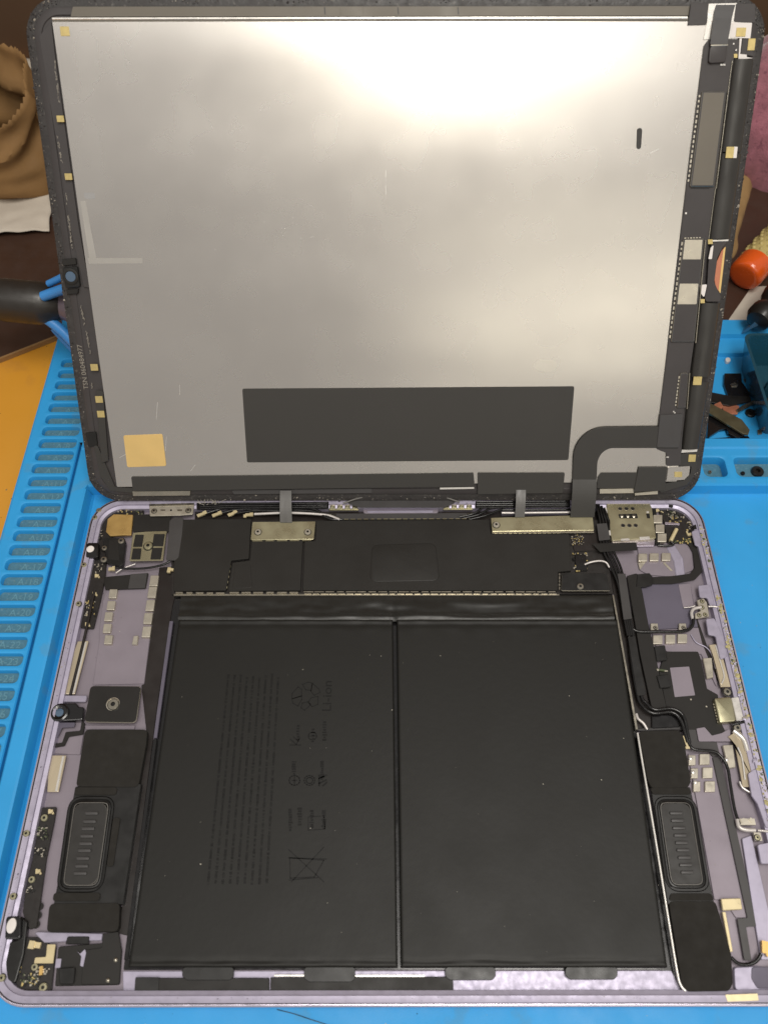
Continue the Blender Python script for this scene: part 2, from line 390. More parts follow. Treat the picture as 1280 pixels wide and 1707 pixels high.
# rear wall of the work area, rear band with two pockets, lip
def profile_y(xs, prof):
    for (ya, za), (yb, zb) in zip(prof, prof[1:]): quad((xs[0], ya, za), (xs[1], ya, zb if False else za), (xs[1], yb, zb), (xs[0], yb, zb))
profile_y((-127.6, XR), [(183.2, 0.0), (183.5, 0.4), (184.3, 5.2), (184.9, 6.0)])
quad((-133.7, 183.2, 6.0), (-128.2, 183.2, 6.0), (-127.6, 184.9, 6.0), (-133.7, 184.9, 6.0))
quad((-128.2, 183.2, 5.6), (-127.6, 183.2, 0), (-127.6, 184.9, 6.0), (-128.2, 184.9, 6.0))
profile_y((-133.7, XR), [(184.9, 6.0), (187.0, 6.0)])
px = [(-133.7, 127.0), (127.0, 140.6), (140.6, 178.0), (178.0, XR)]
for k, (a, b) in enumerate(px):
    if k in (1, 2): cell(V, F, FM, a, 187.0, b, 199.6, a + 1.6, 188.6, b - 2.4, 198.2, 2.2, 6.0, 1.0, .7)
    else: profile_y((a, b), [(187.0, 6.0), (199.6, 6.0)])
profile_y((-133.7, XR), [(199.6, 6.0), (202.6, 6.0), (203.4, 6.6), (207.6, 6.6), (208.2, 6.0), (208.6, 0.6), (209.0, 0.0), (260.5, 0.0), (261.2, 1.8), (270.2, 2.2), (271.0, 4.2), (280.2, 4.2), (281, 3.4), (281, DZ)])
profile_x((208, YB), [(-136.6, 4.0), (-134.6, 4.2), (-133.7, 3.6), (-133.6, 0.0)], [0, 0, 0])
quad((-159.4, YB, DZ), (-159.4, YB, 4.0), (-133.7, YB, 4.0), (-133.7, YB, DZ))
quad((-159.4, YF, DZ), (XR, YF, DZ), (XR, YF, 0), (-159.4, YF, 4))
quad((XR, YF, DZ), (XR, YB, DZ), (XR, YB, 4), (XR, YF, 0))
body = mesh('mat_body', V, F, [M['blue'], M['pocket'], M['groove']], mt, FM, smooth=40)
for i in range(NP):
    y = PY(i)
    if 3 < i < 33: text('pocket_label', 'A-%d' % (i + 1), 4.0, (-144.6 + (0.4 if i % 3 else -.3), y, 1.46), M['emboss'], mt, ext=0.05, sx=1.05)
# grit lying in the groove and in the pockets
gr = []
for _ in range(420): gr.append((random.uniform(-136.0, -134.7), random.uniform(20, 205), 0.82))
for _ in range(260):
    i = random.randrange(3, 32); gr.append((random.uniform(-152.5, -138.5), PY(i) + random.uniform(-1.7, 1.7), 1.41))
flakes('grit', gr, mt, ['dust', 'crumb', 'blk2', 'crumb2'], .06, .2, .25)
cr = [(random.uniform(126, 200), random.uniform(-10, 182), 0.02) for _ in range(230)] + [(random.uniform(-124, 124), random.uniform(-12, -1), 0.02) for _ in range(40)]
flakes('crumbs_on_mat', cr, mt, ['dust', 'crumb', 'blk2'], .08, .22, .15)

# ---- background behind the mat
bp = [P(0, 597, DZ + 3), P(94, 560, DZ + 3)]
d0 = Vector(bp[1]) - Vector(bp[0]); a0 = Vector(bp[0]) - d0 * 4; a1 = Vector(bp[1]) + d0 * 1.2
brd = slab('dark_board', [tuple(a0), tuple(a1), (-110, 288), (150, 283.5), (330, 283.5), (330, 515), (-420, 515), (-420, 200)], DZ + .1, DZ + 3, M['board'], None, r=1, bev=.5, side=M['kraft'])
tag(brd, 'dark brown board lying on the orange desk behind the mat', 'board')
dsk = bpy.data.objects['desk']
flakes('desk_crumbs', [(random.uniform(-260, -160), random.uniform(90, 300), DZ + .01) for _ in range(70)], dsk, ['toolblk', 'crumb', 'kraft2'], .15, .5, .3)
# kraft paper bag, open towards the left
def bagfn(u, v):
    a = 2 * math.pi * u; c = Vector((-232, 396))
    ca, sa = math.cos(a), math.sin(a)
    ex = 54 * (abs(ca) ** .6) * (1 if ca > 0 else -1); ey = 22 * (abs(sa) ** .7) * (1 if sa > 0 else -1)
    front = 0.5 - 0.5 * sa
    hgt = 62 - 30 * front * (0.75 + 0.25 * math.cos(a - .4)) + (8 if sa > 0 else 0) * (1 if ca < 0.4 else .2)
    if ca > .55: hgt += 14 * (ca - .55)
    if v > .999: hgt += (1.6 if int(u * 120) % 2 else 0)
    z = DZ + 3.2 + hgt * v
    k = 1 + .12 * nz(a * 1.3, v * 2.2, 3) - .18 * v * front - .08 * abs(nz(a * 1.7 + v * 2, v * 2.4 - a, 12))
    return (c.x + ex * k + 5 * nz(u * 9, v * 4, 1), c.y + ey * k - 9 * v * front + 6 * nz(u * 8, v * 5, 7), z)
bag = grid('paper_bag', 120, 22, bagfn, M['kraft'], off=(-232, 396, DZ + 3), thick=0.5, smooth=40)
tag(bag, 'crumpled brown kraft paper bag with serrated mouth behind the screen', 'paper bag')
def crumple(name, poly, z, amp, m_, seed, label, cat, sc=.05):
    xs = [p[0] for p in poly]; ys = [p[1] for p in poly]
    c = (sum(xs) / len(xs), sum(ys) / len(ys), z)
    def fn(u, v):
        a, b, d, e = [Vector(p) for p in poly]
        q = (a * (1 - u) + b * u) * (1 - v) + (e * (1 - u) + d * u) * v
        e_ = 1 + .0 * u
        return (q.x + 1.6 * nz(v * 3, seed), q.y + 1.6 * nz(u * 3, seed + 4),
                z + amp * (1 + nz(q.x, q.y, seed, sc) + .5 * nz(q.x, q.y, seed + 3, sc * 2.7)))
    return tag(grid(name, 24, 16, fn, m_, off=c, thick=.25), label, cat)
crumple('white_paper', [P(-60, 398, 0), P(84, 388, 0), P(88, 318, 0), P(-60, 330, 0)], DZ + 3.4, 2.2, M['paper'], 2, 'crumpled white paper lying in front of the brown paper bag', 'paper')
cardc = PZ(20, 160, 470)
crumple('white_card', [(-236, 452), (-190, 446), (-184, 500), (-232, 505)], DZ + 6, 3, M['paper'], 8, 'pale paper sheet lying behind the brown paper bag', 'paper')
# pink fleece heap
def pinkfn(u, v):
    a = 2 * math.pi * u; ph = math.pi / 2 * v
    r = 1 + .10 * nz(math.cos(a) * 1.5, math.sin(a) * 1.5, v * 2) + .03 * nz(a * 6, v * 12, 3)
    return (236 + 58 * r * math.cos(a) * math.cos(ph) ** .5, 424 + 48 * r * math.sin(a) * math.cos(ph) ** .5, DZ + .1 + 66 * r * math.sin(ph))
tag(grid('pink_fleece', 72, 30, pinkfn, M['pink'], off=(236, 424, DZ)), 'pink fleece cloth bunched up behind the right edge of the screen', 'cloth')
# tan paper roll and the tools at the right
def rollfn(u, v):
    a = math.pi * (1.25 * u - .1); q0 = Vector((172, 330)); q1 = Vector((196, 410)); c = q0 * (1 - v) + q1 * v
    d = (q1 - q0).normalized(); nrm = Vector((-d.y, d.x)); rr = 3.5 + 7 * v + 1.6 * nz(u * 4, v * 6, 5)
    q = c + nrm * rr * math.cos(a)
    return (q.x, q.y, DZ + 1 + rr * .9 * max(-.1, math.sin(a)) + 1.2 * nz(u * 6, v * 8, 2))
tag(grid('tan_paper_roll', 18, 34, rollfn, M['kraft2'], off=(199, 357, DZ), thick=.4), 'tan crumpled paper roll lying behind the orange tipped tool handle', 'paper roll')
sheet_ = slab('white_sheet', [P(1208, 541, -.6), P(1252, 478, -.6), P(1400, 470, -.6), P(1400, 541, -.6)], DZ + 3.05, DZ + 3.4, M['paper'], None, r=.3, bev=.05)
tag(sheet_, 'white paper sheet on the desk at the right behind the mat', 'paper')
h = Frame('tool_handle', 'tool handle with knobbly beige grip and orange ends beside the screen', 'tool handle', (190, 330, 6)).o
OFF[h.name] = (190, 330, 6)
A = PZ(1246, 470, 312); A.z = max(A.z, 7.5); A = Vector(P(1238, 462, 7.0) + (7.0,)); Bv = Vector(P(1330, 362, 14) + (14.0,)); ax = (Bv - A).normalized(); LEN = (Bv - A).length
lathe('end_cap', [(5.6, 0), (7.2, .3), (8.0, 1.1), (8.4, 3), (8.4, 11)], A, M['orange'], h, axis=ax, n=24)
gp = lathe('grip', [(7.6, 10), (8.1, 10.5), (8.2, 20), (8.2, LEN - 12), (7.6, LEN - 11)], A, M['beige'], h, axis=ax, n=24)
lathe('front_collar', [(7.8, LEN - 11), (8.4, LEN - 10), (8.2, LEN - 2), (6, LEN)], A, M['orange'], h, axis=ax, n=24)
q_ = ax.to_track_quat('Z', 'Y'); V = []; F = []
for r_ in range(int((LEN - 24) / 3.4)):
    for k in range(13):
        a = 2 * math.pi * (k + .5 * (r_ % 2)) / 13; b = len(V)
        ctr = A + q_ @ Vector((8.0 * math.cos(a), 8.0 * math.sin(a), 12.8 + 3.4 * r_)); od = (q_ @ Vector((math.cos(a), math.sin(a), 0))); t1 = ax; t2 = od.cross(ax)
        for rr, hh in ((1.15, 0), (.8, .7), (.3, 1.0)):
            for j in range(6): V.append(tuple(ctr + (t1 * math.cos(j * 1.047) + t2 * math.sin(j * 1.047)) * rr + od * hh))
        for l in range(2):
            for j in range(6): F.append((b + l * 6 + j, b + l * 6 + (j + 1) % 6, b + l * 6 + 6 + (j + 1) % 6, b + l * 6 + 6 + j))
        F.append(tuple(b + 12 + j for j in range(6)))
mesh('grip_knobs', V, F, M['beige'], h, smooth=60)
t = Frame('black_driver', 'black handled driver with flat steel tip lying across the mat rear edge', 'screwdriver', (180, 292, 6)).o
OFF[t.name] = (180, 292, 6)
A = Vector(P(1262, 536, 13) + (13.0,)); Bv = Vector(P(1330, 450, 17) + (17.0,)); ax = (Bv - A).normalized()
lathe('handle', [(2, -1.5), (5.2, 0), (6.8, 3.5), (6.4, 8), (4.6, 10.5), (4.6, 12), (6.2, 15), (7, 20), (6, 27), (6, 40)], A, M['toolblk'], t, axis=ax, n=20)
tip = Vector(P(1238, 552, 4.8) + (4.8,)); dd = (A - tip).normalized(); sd = dd.cross(Vector((0, 0, 1))).normalized(); upv = sd.cross(dd)
V = []
for c_, wd, th in ((tip, 1.7, .25), (tip + dd * 5, 1.9, .5), (A, 1.6, 1.2)):
    for a, b in ((-1, -1), (1, -1), (1, 1), (-1, 1)): V.append(tuple(c_ + sd * wd * a + upv * th * b))
mesh('blade', V, [(3, 2, 1, 0), (8, 9, 10, 11)] + [(k * 4 + i, k * 4 + (i + 1) % 4, k * 4 + 4 + (i + 1) % 4, k * 4 + 4 + i) for k in range(2) for i in range(4)], M['bladeb'], t, smooth=0)
# smoky plastic parts box in the tray of the mat
bx = Frame('parts_box', 'smoky dark blue plastic parts box in the mat tray', 'plastic box', (186, 235, .1)).o
OFF[bx.name] = (186, 235, .1)
def ring_box(name, x0, y0, x1, y1, z0, z1, tw, fl, m_):
    lo = [rrect(x0 + fl, y0 + fl, x1 - fl, y1 - fl, 3, 4), rrect(x0, y0, x1, y1, 4, 4), rrect(x0 + tw, y0 + tw, x1 - tw, y1 - tw, 3.4, 4), rrect(x0 + fl + tw, y0 + fl + tw, x1 - fl - tw, y1 - fl - tw, 2.6, 4)]
    zz = [z0, z1, z1, z0 + 1.2]; v, f = loops([[(x, y, z) for x, y in l] for l, z in zip(lo, zz)]); return mesh(name, v, f, m_, bx)
ring_box('box_shell', 156.5, 211, 222, 259, 0.15, 17, 1.3, 4.0, M['tray'])
lid_b = slab('inner_divider', [(163, 233), (216, 233), (216, 234.4), (163, 234.4)], 1.6, 13, M['tray'], bx, r=.2, bev=.2)
slab('foam_insert', [(164, 219), (215, 219), (215, 231), (164, 231)], 1.6, 6, M['blk'], bx, r=1, bev=.5)
# scrap parts lying in the tray
def scrap(name, pxs, z, tk, m_, label, cat, r=.4, bev=.15):
    pts = [P(x, y, z) for x, y in pxs]; c = (sum(p[0] for p in pts) / len(pts), sum(p[1] for p in pts) / len(pts), z - tk)
    p = rnd(pts, r); v, f = loops([[(x, y, z - tk) for x, y in p], [(x, y, z - bev) for x, y in p], [(x, y, z) for x, y in inset(p, bev)]])
    return tag(mesh(name, v, f, m_, off=c), label, cat)
scrap('flex_scrap', [(1207, 622), (1235, 622), (1236, 636), (1250, 656), (1246, 664), (1214, 662), (1206, 640)], 1.8, 1.6, M['blk3'], 'black bracket scrap with a hole in the mat tray', 'scrap part')
scrap('silver_tab', [(1217, 640), (1224, 637), (1230, 641), (1228, 645), (1219, 645)], 2.2, .35, M['steel'], 'small silver tab on top of the black bracket scrap', 'scrap part')
scrap('black_strip', [(1183, 653), (1214, 659), (1250, 660), (1252, 668), (1215, 676), (1183, 670)], 3.0, .9, M['blk2'], 'flat black flex strip across the tray scraps', 'flex cable')
scrap('olive_bar', [(1176, 676), (1184, 672), (1236, 699), (1249, 716), (1247, 724), (1238, 723), (1178, 686)], 4.4, 1.0, M['olive'], 'olive brown metal bar lying diagonally over the tray scraps', 'metal bar')
scrap('copper_scrap', [(1189, 674), (1200, 669), (1206, 678), (1199, 684)], 3.3, .6, M['copper'], 'small copper coloured scrap beside the olive bar', 'scrap part')
scrap('brown_flex', [(1200, 672), (1232, 676), (1229, 690), (1208, 690)], 2.0, .8, M['copper'], 'brown flex scrap under the flat black strip', 'flex cable')
scrap('bent_steel_scrap', [(1226, 683), (1236, 676), (1255, 667), (1258, 672), (1240, 681), (1229, 688)], 2.6, .7, M['steel'], 'bent silver arm pointing at the plastic parts box', 'scrap part')
scrap('dark_flex', [(1180, 692), (1212, 695), (1221, 712), (1200, 716), (1178, 730)], 2.2, 1.4, M['blk3'], 'dark crumpled flex scrap below the olive bar', 'flex cable')
scrap('dark_flex', [(1208, 705), (1232, 712), (1242, 724), (1230, 730), (1214, 722)], 2.6, 1.2, M['blk3'], 'small glossy black scrap under the lower end of olive bar', 'flex cable')
scrap('long_flex', [(1178, 731), (1246, 726), (1250, 731), (1182, 737)], 1.0, .5, M['blk3'], 'thin dark strip along the front wall of the tray', 'flex cable')
scrap('white_bead', [(1208, 598), (1212, 595), (1217, 597), (1217, 602), (1211, 604)], 1.6, 1.5, M['white'], 'white bead lying alone in the mat tray', 'bead', r=1)
scrap('clear_chip', [(1238, 631), (1243, 631), (1249, 641), (1244, 641)], .6, .5, M['steel'], 'small glinting chip right of the black bracket scrap', 'chip')
scrap('glint_chip', [(1262, 716), (1269, 715), (1270, 723), (1263, 724)], .9, .6, M['steel'], 'silver chip at the corner of tray and plastic box', 'chip')
def washer(name, x, y, z, R, r, hh, m_, label, cat):
    c = P(x, y, z) + (z - hh,); o = lathe(name, [(r, 0), (R, 0), (R, hh * .7), (R * .85, hh), (r * 1.15, hh), (r, hh * .8), (r, .05)], (0, 0, 0), m_, None)
    o.location = Vector(c) * S; return tag(o, label, cat)
washer('black_ring', 1251, 687, 1.2, 2.3, 1.0, 1.1, M['blk2'], 'square black ring lying in the tray beside the box', 'ring')
washer('rubber_ring', 1263, 784, 2.6, 2.6, .9, 1.5, M['toolblk'], 'black rubber ring in the right mat pocket', 'rubber ring')
washer('tiny_screw', 1183, 786, 2.0, .75, .2, .9, M['steel'], 'tiny silver screw in the left mat pocket', 'screw')
washer('black_screw', 1238, 788, 1.9, .9, .25, .8, M['blk2'], 'tiny black screw at the left end of right pocket', 'screw')
pts = [P(462, 1683, .12), P(490, 1690, .12), P(520, 1700, .12), P(560, 1712, .12), P(620, 1722, .12)]
tag(tube('hair', [(x, y, .14) for x, y in pts], .12, M['wire'], None, n=6), 'thin dark hair on the mat in front of the tablet', 'hair')
# black clamp with blue claw prongs that steadies the screen from behind
cl = Frame('claw_clamp', 'black cylindrical clamp with blue claw prongs behind the left screen edge', 'clamp', (-180, 262, 30)).o
OFF[cl.name] = (-180, 262, 30)
Yc = 262
c0 = PZ(-6, 499, Yc); c1 = PZ(86, 507, Yc); ax = (c1 - c0).normalized(); LEN = (c1 - c0).length
rr = 9.3
lathe('barrel', [(6, -1), (rr - 1.2, -.5), (rr - .4, 1), (rr - .2, 3), (rr, 4), (rr, LEN - 5), (rr - .8, LEN - 1), (rr - 3.4, LEN + 5), (3.4, LEN + 9)], c0, M['toolgrey'], cl, axis=ax, n=28)
tube('arm', [c0 - ax * .5, c0 - ax * 28, c0 - ax * 60 + Vector((0, 4, -8)), (c0 - ax * 86 + Vector((0, 6, 0))).xy.to_3d() + Vector((0, 0, DZ + 3))], 4.2, M['steel'], cl, n=12)
base_c = (c0 - ax * 86 + Vector((0, 6, 0)))
lathe('foot', [(22, 0), (22, 2), (20, 4), (5, 5)], (base_c.x, base_c.y, DZ + 3.1), M['toolblk'], cl, n=24)
M['funnel'] = mat('smoky_grey_plastic', (104, 92, 100), 0.4, var=0.06)
lathe('funnel', [(5.4, LEN + 2), (6.2, LEN + 5), (9.5, LEN + 12), (15, LEN + 24), (14.4, LEN + 24), (9, LEN + 12.5), (5, LEN + 5)], c0, M['funnel'], cl, axis=ax, n=28)
def prong(pxs, Ys, r_):
    tube('prong', [PZ(x, y, Y) for (x, y), Y in zip(pxs, Ys)], r_, M['claw'], cl, n=8)
prong([(72, 494), (100, 484), (140, 470)], (Yc - 4, Yc - 4, Yc - 6), 2.2)
prong([(82, 473), (102, 463), (134, 444)], (Yc + 2, Yc + 1, Yc - 1), 1.6)
prong([(76, 530), (100, 548), (130, 578)], (Yc - 5, Yc - 8, Yc - 14), 2.4)
prong([(88, 548), (104, 566), (128, 592)], (Yc, Yc - 2, Yc - 6), 1.1)

# ================================================================== TABLET HOUSING
tab = Frame('tablet_housing', 'opened lavender tablet housing with batteries and circuit boards lying on the blue mat', 'tablet', (0, 89.25, 0)).o
OFF[tab.name] = (0, 89.25, 0)
ZF, ZR = 1.5, 5.7
def B(name, pxs, z, t, m_, r=.5, bev=.12, parent=None, side=None, steps=1, kind=None):
    return slab(name, [P(x, y, z) for x, y in pxs], z - t, z, M[m_], parent or tab, r, bev, M[side] if side else None, steps, kind)
def BS(x, y, z, r, parent, m_='steel'): X, Y = P(x, y, z + .4 * r); return screw(X, Y, z, r, parent, m_)
def BW(name, pxs, r, m_='wire', parent=None, kind=None, n=8):
    return tube(name, [P(a, b, z) + (z,) for a, b, z in pxs], r, M[m_], parent or tab, n=n, kind=kind)
hw, D = 123.8, 178.5
def rl(i, z, R=12.5): return [(x, y, z) for x, y in rrect(-hw + i, i, hw - i, D - i, max(1.2, R - i), 10)]
v, f = loops([rl(3.2, .08), rl(1.2, .35), rl(.25, 1.3), rl(0, 2.2), rl(0, ZR - .75), rl(.12, ZR - .3), rl(.55, ZR), rl(.75, ZR)], cap1=False)
nn = len(rl(0, 0)); mi = [0] * (nn * 5) + [1] * (nn * 2) + [0]
hs = mesh('rim', v, f, [M['lav'], M['chamfer']], tab, mi, smooth=40)
v, f = loops([rl(.75, ZR), rl(.85, ZR - .35), rl(1.05, ZR - .4), rl(2.9, ZR - .5), rl(3.0, ZR - 1.2), rl(4.3, ZR - 1.6), rl(4.5, ZF)], cap0=False, cap1=False)
mesh('rim_ledge', v, f, [M['brown'], M['lav']], tab, [0] * nn * 2 + [1] * (nn * 4), smooth=30)
mesh('floor_plate', [(x, y, ZF) for x, y, _ in rl(4.4, 0)], [tuple(range(nn))], M['mauve'], tab)

# ---------------- batteries
def battery(px4, seed):
    a, b, c, d = [Vector(P(x, y, 4.9)) for x, y in px4]      # TL TR BR BL
    nx, ny = 72, 96
    def fn(u, v):
        q = (d * (1 - u) + c * u) * (1 - v) + (a * (1 - u) + b * u) * v
        wd = 82.0; hg = 117.0
        e = min(u, 1 - u) * wd; g = min(v, 1 - v) * hg; R = .8
        def fall(t): return 0 if t >= R else 1 - math.sqrt(max(0, 1 - ((R - t) / R) ** 2))
        z = 4.9 - .9 * max(fall(e), fall(g)) - (1.4 if e < .01 or g < .01 else 0)
        tp = (1 - v) * hg
        if tp < 7: z += .34 * nz(u * 14, tp * .25, seed) * (1 - tp / 7) - .25 * math.exp(-((tp - 2.2) / .8) ** 2)
        bt = v * hg
        if bt < 5: z += .18 * nz(u * 13, bt * .4, seed + 5) * (1 - bt / 5) - .22 * math.exp(-((bt - 1.9 - .5 * nz(u * 5, 0, seed)) / .5) ** 2) * (.4 + .6 * (nz(u * 7, 2, seed) > -.1))
        z += .012 * nz(u * 4, v * 5, seed)
        return (q.x, q.y, z)
    # denser rows near the edges so the rounded lip is round
    def warp(t):
        return (0, .0015, .004, .008, .013, .02)[int(t)] if t < 6 else t
    us = sorted(set([0, .0012, .004, .008, .013, .0185] + [i / 60 for i in range(2, 59)] + [1, .9988, .996, .992, .987, .9815]))
    vs2 = sorted(set([0, .001, .003, .006, .009, .013, .017, .021, .026, .032, .04] + [i / 70 for i in range(4, 66)] + [1, .999, .997, .994, .991, .987, .983, .978, .972, .964, .955, .945]))
    Vv = [fn(u, v) for v in vs2 for u in us]; W_ = len(us)
    Ff = [(j * W_ + i, j * W_ + i + 1, (j + 1) * W_ + i + 1, (j + 1) * W_ + i) for j in range(len(vs2) - 1) for i in range(W_ - 1)]
    bd = [i for i in range(W_)] + [j * W_ + W_ - 1 for j in range(1, len(vs2))] + [(len(vs2) - 1) * W_ + i for i in range(W_ - 2, -1, -1)] + [j * W_ for j in range(len(vs2) - 2, 0, -1)]
    b0 = len(Vv); Vv += [(Vv[i][0], Vv[i][1], ZF + .02) for i in bd]
    for k in range(len(bd)):
        k2 = (k + 1) % len(bd); Ff.append((bd[k], b0 + k, b0 + k2, bd[k2]))
    return mesh('battery_cell', Vv, Ff, M['cell'], tab, smooth=70)
bl = battery([(298, 1032), (655, 1032), (663, 1613), (213, 1613)], 1)
br = battery([(661, 1032), (1029, 1032), (1113, 1613), (668, 1613)], 9)
B('battery_tray', [(288, 992), (1026, 992), (1130, 1650), (1118, 1652), (1102, 1617), (206, 1617), (280, 1080)], ZF + .35, .3, 'blk3', r=.5)
# wrinkled pouch lip between the cells and the board
def lipfn(u, v):
    x0, y0 = P(297, 1036, 4.2); x1, y1 = P(1024, 1036, 4.2); X0, Y0 = P(302, 993, 4.0); X1, Y1 = P(1019, 993, 4.0)
    x = (x0 * (1 - u) + x1 * u) * (1 - v) + (X0 * (1 - u) + X1 * u) * v; y = y0 * (1 - v) + Y0 * v
    s = math.exp(-((u - .492) / .006) ** 2)
    z = 4.35 - .5 * v + .38 * math.exp(-((v - .17 - .05 * nz(u * 8, 3)) / .09) ** 2) + (.55 * nz(u * 8, v * 2.0, 4) + .3 * nz(u * 21, v * 3.5, 11)) * math.sin(math.pi * min(1, v * 1.15)) - .5 * s * (1 - v)
    return (x, y, z if 0 < v < 1 else ZF + (2.2 if v == 1 else 2.2))
M['lip'] = mat('pouch_foil', (30, 29, 26), 0.36, var=0.05, rvar=0.05, spec=0.5)
grid('pouch_lip', 150, 22, lipfn, M['lip'], tab)
# prints on the left cell
ZP = 4.93
def prnt(x, y): return P(x, y, ZP)
lx, ly = prnt(546, 1160)
text('print', 'Li-ion', 4.6, (lx, ly, ZP + .03), M['cellprint'], bl, rotz=math.pi / 2, ext=.02, sx=1.1)
rows = []
for k in range(9):
    xt, xb = 381 + k * 10.4, 347 + k * 12.2
    y = 1126.0 + random.uniform(-3, 6)
    while y < 1474:
        t_ = (y - 1126) / 348; x = xt * (1 - t_) + xb * t_
        ln = random.uniform(.9, 1.7)
        X, Y = prnt(x, y); hh = random.uniform(.6, .95)
        rows.append((X, Y, ZP + .035, hh, random.uniform(.12, .28), .02, .0, 0)); y += ln + .4
        if random.random() < .12: y += 2.4
for x0, y0, n_, dy in ((497, 1210, 6, 4.5), (522, 1216, 5, 5), (541, 1204, 8, 4.2), (490, 1270, 6, 4), (537, 1270, 9, 3.6), (484, 1350, 9, 4.2), (500, 1348, 7, 4.4), (520, 1352, 8, 3.8), (540, 1352, 9, 3.6)):
    for k in range(n_):
        X, Y = prnt(x0 + random.uniform(-.6, .6), y0 + k * dy); rows.append((X, Y, ZP + .035, random.uniform(.7, 1.6), random.uniform(.35, .7), .02, 0, 0))
scatter_boxes('small_print', rows, ['cellprint'], bl)
def pline(segs, w_, name):
    L_ = []
    for (a, b) in segs:
        A_ = Vector(prnt(*a)); B_ = Vector(prnt(*b)); d_ = B_ - A_; c_ = (A_ + B_) / 2
        L_.append((c_.x, c_.y, ZP + .035, d_.length + w_ * .6, w_, .02, math.atan2(d_.y, d_.x), 0))
    return scatter_boxes(name, L_, ['cellprint'], bl)
def poly(pts, close=True): return list(zip(pts, pts[1:] + (pts[:1] if close else [])))[:None if close else -1]
rec = []
for pts in ([(487, 1156), (497, 1145), (503, 1149), (503, 1160), (487, 1165)], [(487, 1165), (488, 1172), (497, 1177), (503, 1166), (503, 1160)],
            [(504, 1141), (514, 1137), (521, 1139), (519, 1151), (510, 1150)], [(521, 1139), (531, 1148), (534, 1154), (524, 1159), (518, 1152)],
            [(502, 1180), (504, 1172), (513, 1170), (518, 1175), (508, 1184)], [(519, 1163), (530, 1161), (530, 1174), (520, 1178), (514, 1170)]): rec += poly(pts)
pline(rec, .24, 'recycling_mark')
def circ(x, y, r_): return poly([(x + r_ * math.cos(k * .5236), y + r_ * .92 * math.sin(k * .5236)) for k in range(12)])
pline(circ(491, 1301, 9) + [((491, 1294), (491, 1308)), ((487, 1301), (495, 1301))], .32, 'round_mark')
pline(circ(516, 1301, 9) + circ(516, 1301, 5.5), .3, 'round_mark')
pline([((532, 1292), (532, 1310)), ((532, 1298), (544, 1292)), ((532, 1306), (544, 1300)), ((538, 1310), (545, 1304))], .5, 'certification_mark')
pline(circ(521, 1227, 7) + [((514, 1227), (528, 1227))], .26, 'round_mark')
pline([((483, 1242), (502, 1242)), ((484, 1232), (494, 1241)), ((494, 1241), (500, 1230)), ((489, 1228), (498, 1236))], .3, 'star_mark')
pline(poly([(483, 1430), (484, 1464), (524, 1462), (540, 1434)]) + [((481, 1416), (540, 1470)), ((540, 1412), (486, 1470)), ((481, 1430), (544, 1432)), ((482, 1467), (530, 1463))], .28, 'bin_mark')
pline(poly([(514, 1362), (540, 1360), (542, 1382), (514, 1384)]), .22, 'certification_mark')
# dust on the cells
ds = []
for _ in range(46):
    x, y = random.uniform(260, 1080), random.uniform(1050, 1590); X, Y = P(x, y, ZP); ds.append((X, Y, ZP))
for x, y in ((364, 1198), (596, 1132), (517, 1247), (840, 1100), (977, 1228), (672, 1105), (595, 1440), (961, 1426), (990, 1502), (1002, 1300), (566, 1355), (544, 1247)):
    ds.append(P(x, y, ZP) + (ZP,))
flakes('dust_specks', ds, bl, ['dust'], .10, .24, .10)

# ---------------- logic board with black shield covers
lb = B('logic_board', [(286, 868), (1004, 866), (1022, 990), (286, 991)], 3.0, 1.3, 'pcb', r=.4)
ZS = 4.6
B('shield_cover', [(292, 866), (419, 865), (415, 931), (386, 934), (377, 984), (290, 985)], ZS, 1.5, 'cover', .5, .12, lb)
B('shield_cover', [(420, 901), (505, 900), (501, 984), (381, 985), (388, 938), (417, 934)], ZS - .1, 1.4, 'cover', .4, .12, lb)
B('shield_cover', [(527, 868), (814, 866), (818, 890), (948, 890), (952, 951), (930, 953), (929, 984), (505, 984), (508, 902), (526, 902)], ZS, 1.5, 'cover', .5, .12, lb)
B('embossed_square', [(620, 908), (726, 905), (733, 968), (616, 970)], ZS + .16, .3, 'cover', 3, .28, lb, steps=5)
B('embossed_square', [(392, 942), (418, 940), (420, 980), (388, 981)], ZS + .02, .15, 'cover', 1, .12, lb, steps=2)
def dashes(name, a, b, n_, z, w_, m_='steel', fill=.72, parent=None, jit=.0):
    A_ = Vector(P(*a, z)); B_ = Vector(P(*b, z)); d_ = B_ - A_; ln = d_.length / n_; ang = math.atan2(d_.y, d_.x); L_ = []
    for k in range(n_):
        c_ = A_ + d_ * ((k + .5) / n_); L_.append((c_.x, c_.y, z, ln * fill * random.uniform(.75, 1.15), w_, .5, ang, 0))
    return scatter_boxes(name, L_, [m_], parent or lb)
dashes('shield_fence', (291, 988), (376, 989), 5, ZS - .5, .5)
dashes('shield_fence', (381, 988), (500, 988), 6, ZS - .5, .5)
dashes('shield_fence', (506, 987), (928, 987), 24, ZS - .45, .42, fill=.86)
dashes('shield_fence', (506, 990), (928, 990), 30, ZS - .75, .25, fill=.8)
dashes('shield_fence', (417, 934), (388, 936), 4, ZS - .4, .25, 'blk3')
dashes('shield_fence', (385, 940), (378, 984), 5, ZS - .45, .22, 'gold', .4)
dashes('shield_fence', (525, 872), (523, 898), 4, ZS - .3, .3, 'gold', .8)
dashes('shield_fence', (550, 866), (790, 865), 22, ZS - .4, .25, 'gold', .7)
dashes('shield_fence', (822, 890), (935, 889), 14, ZS - .3, .22, 'gold', .7)
B('fence_rail', [(290, 990), (932, 990), (932, 993), (290, 993)], ZS - .9, .6, 'steel', .1, .05, lb)
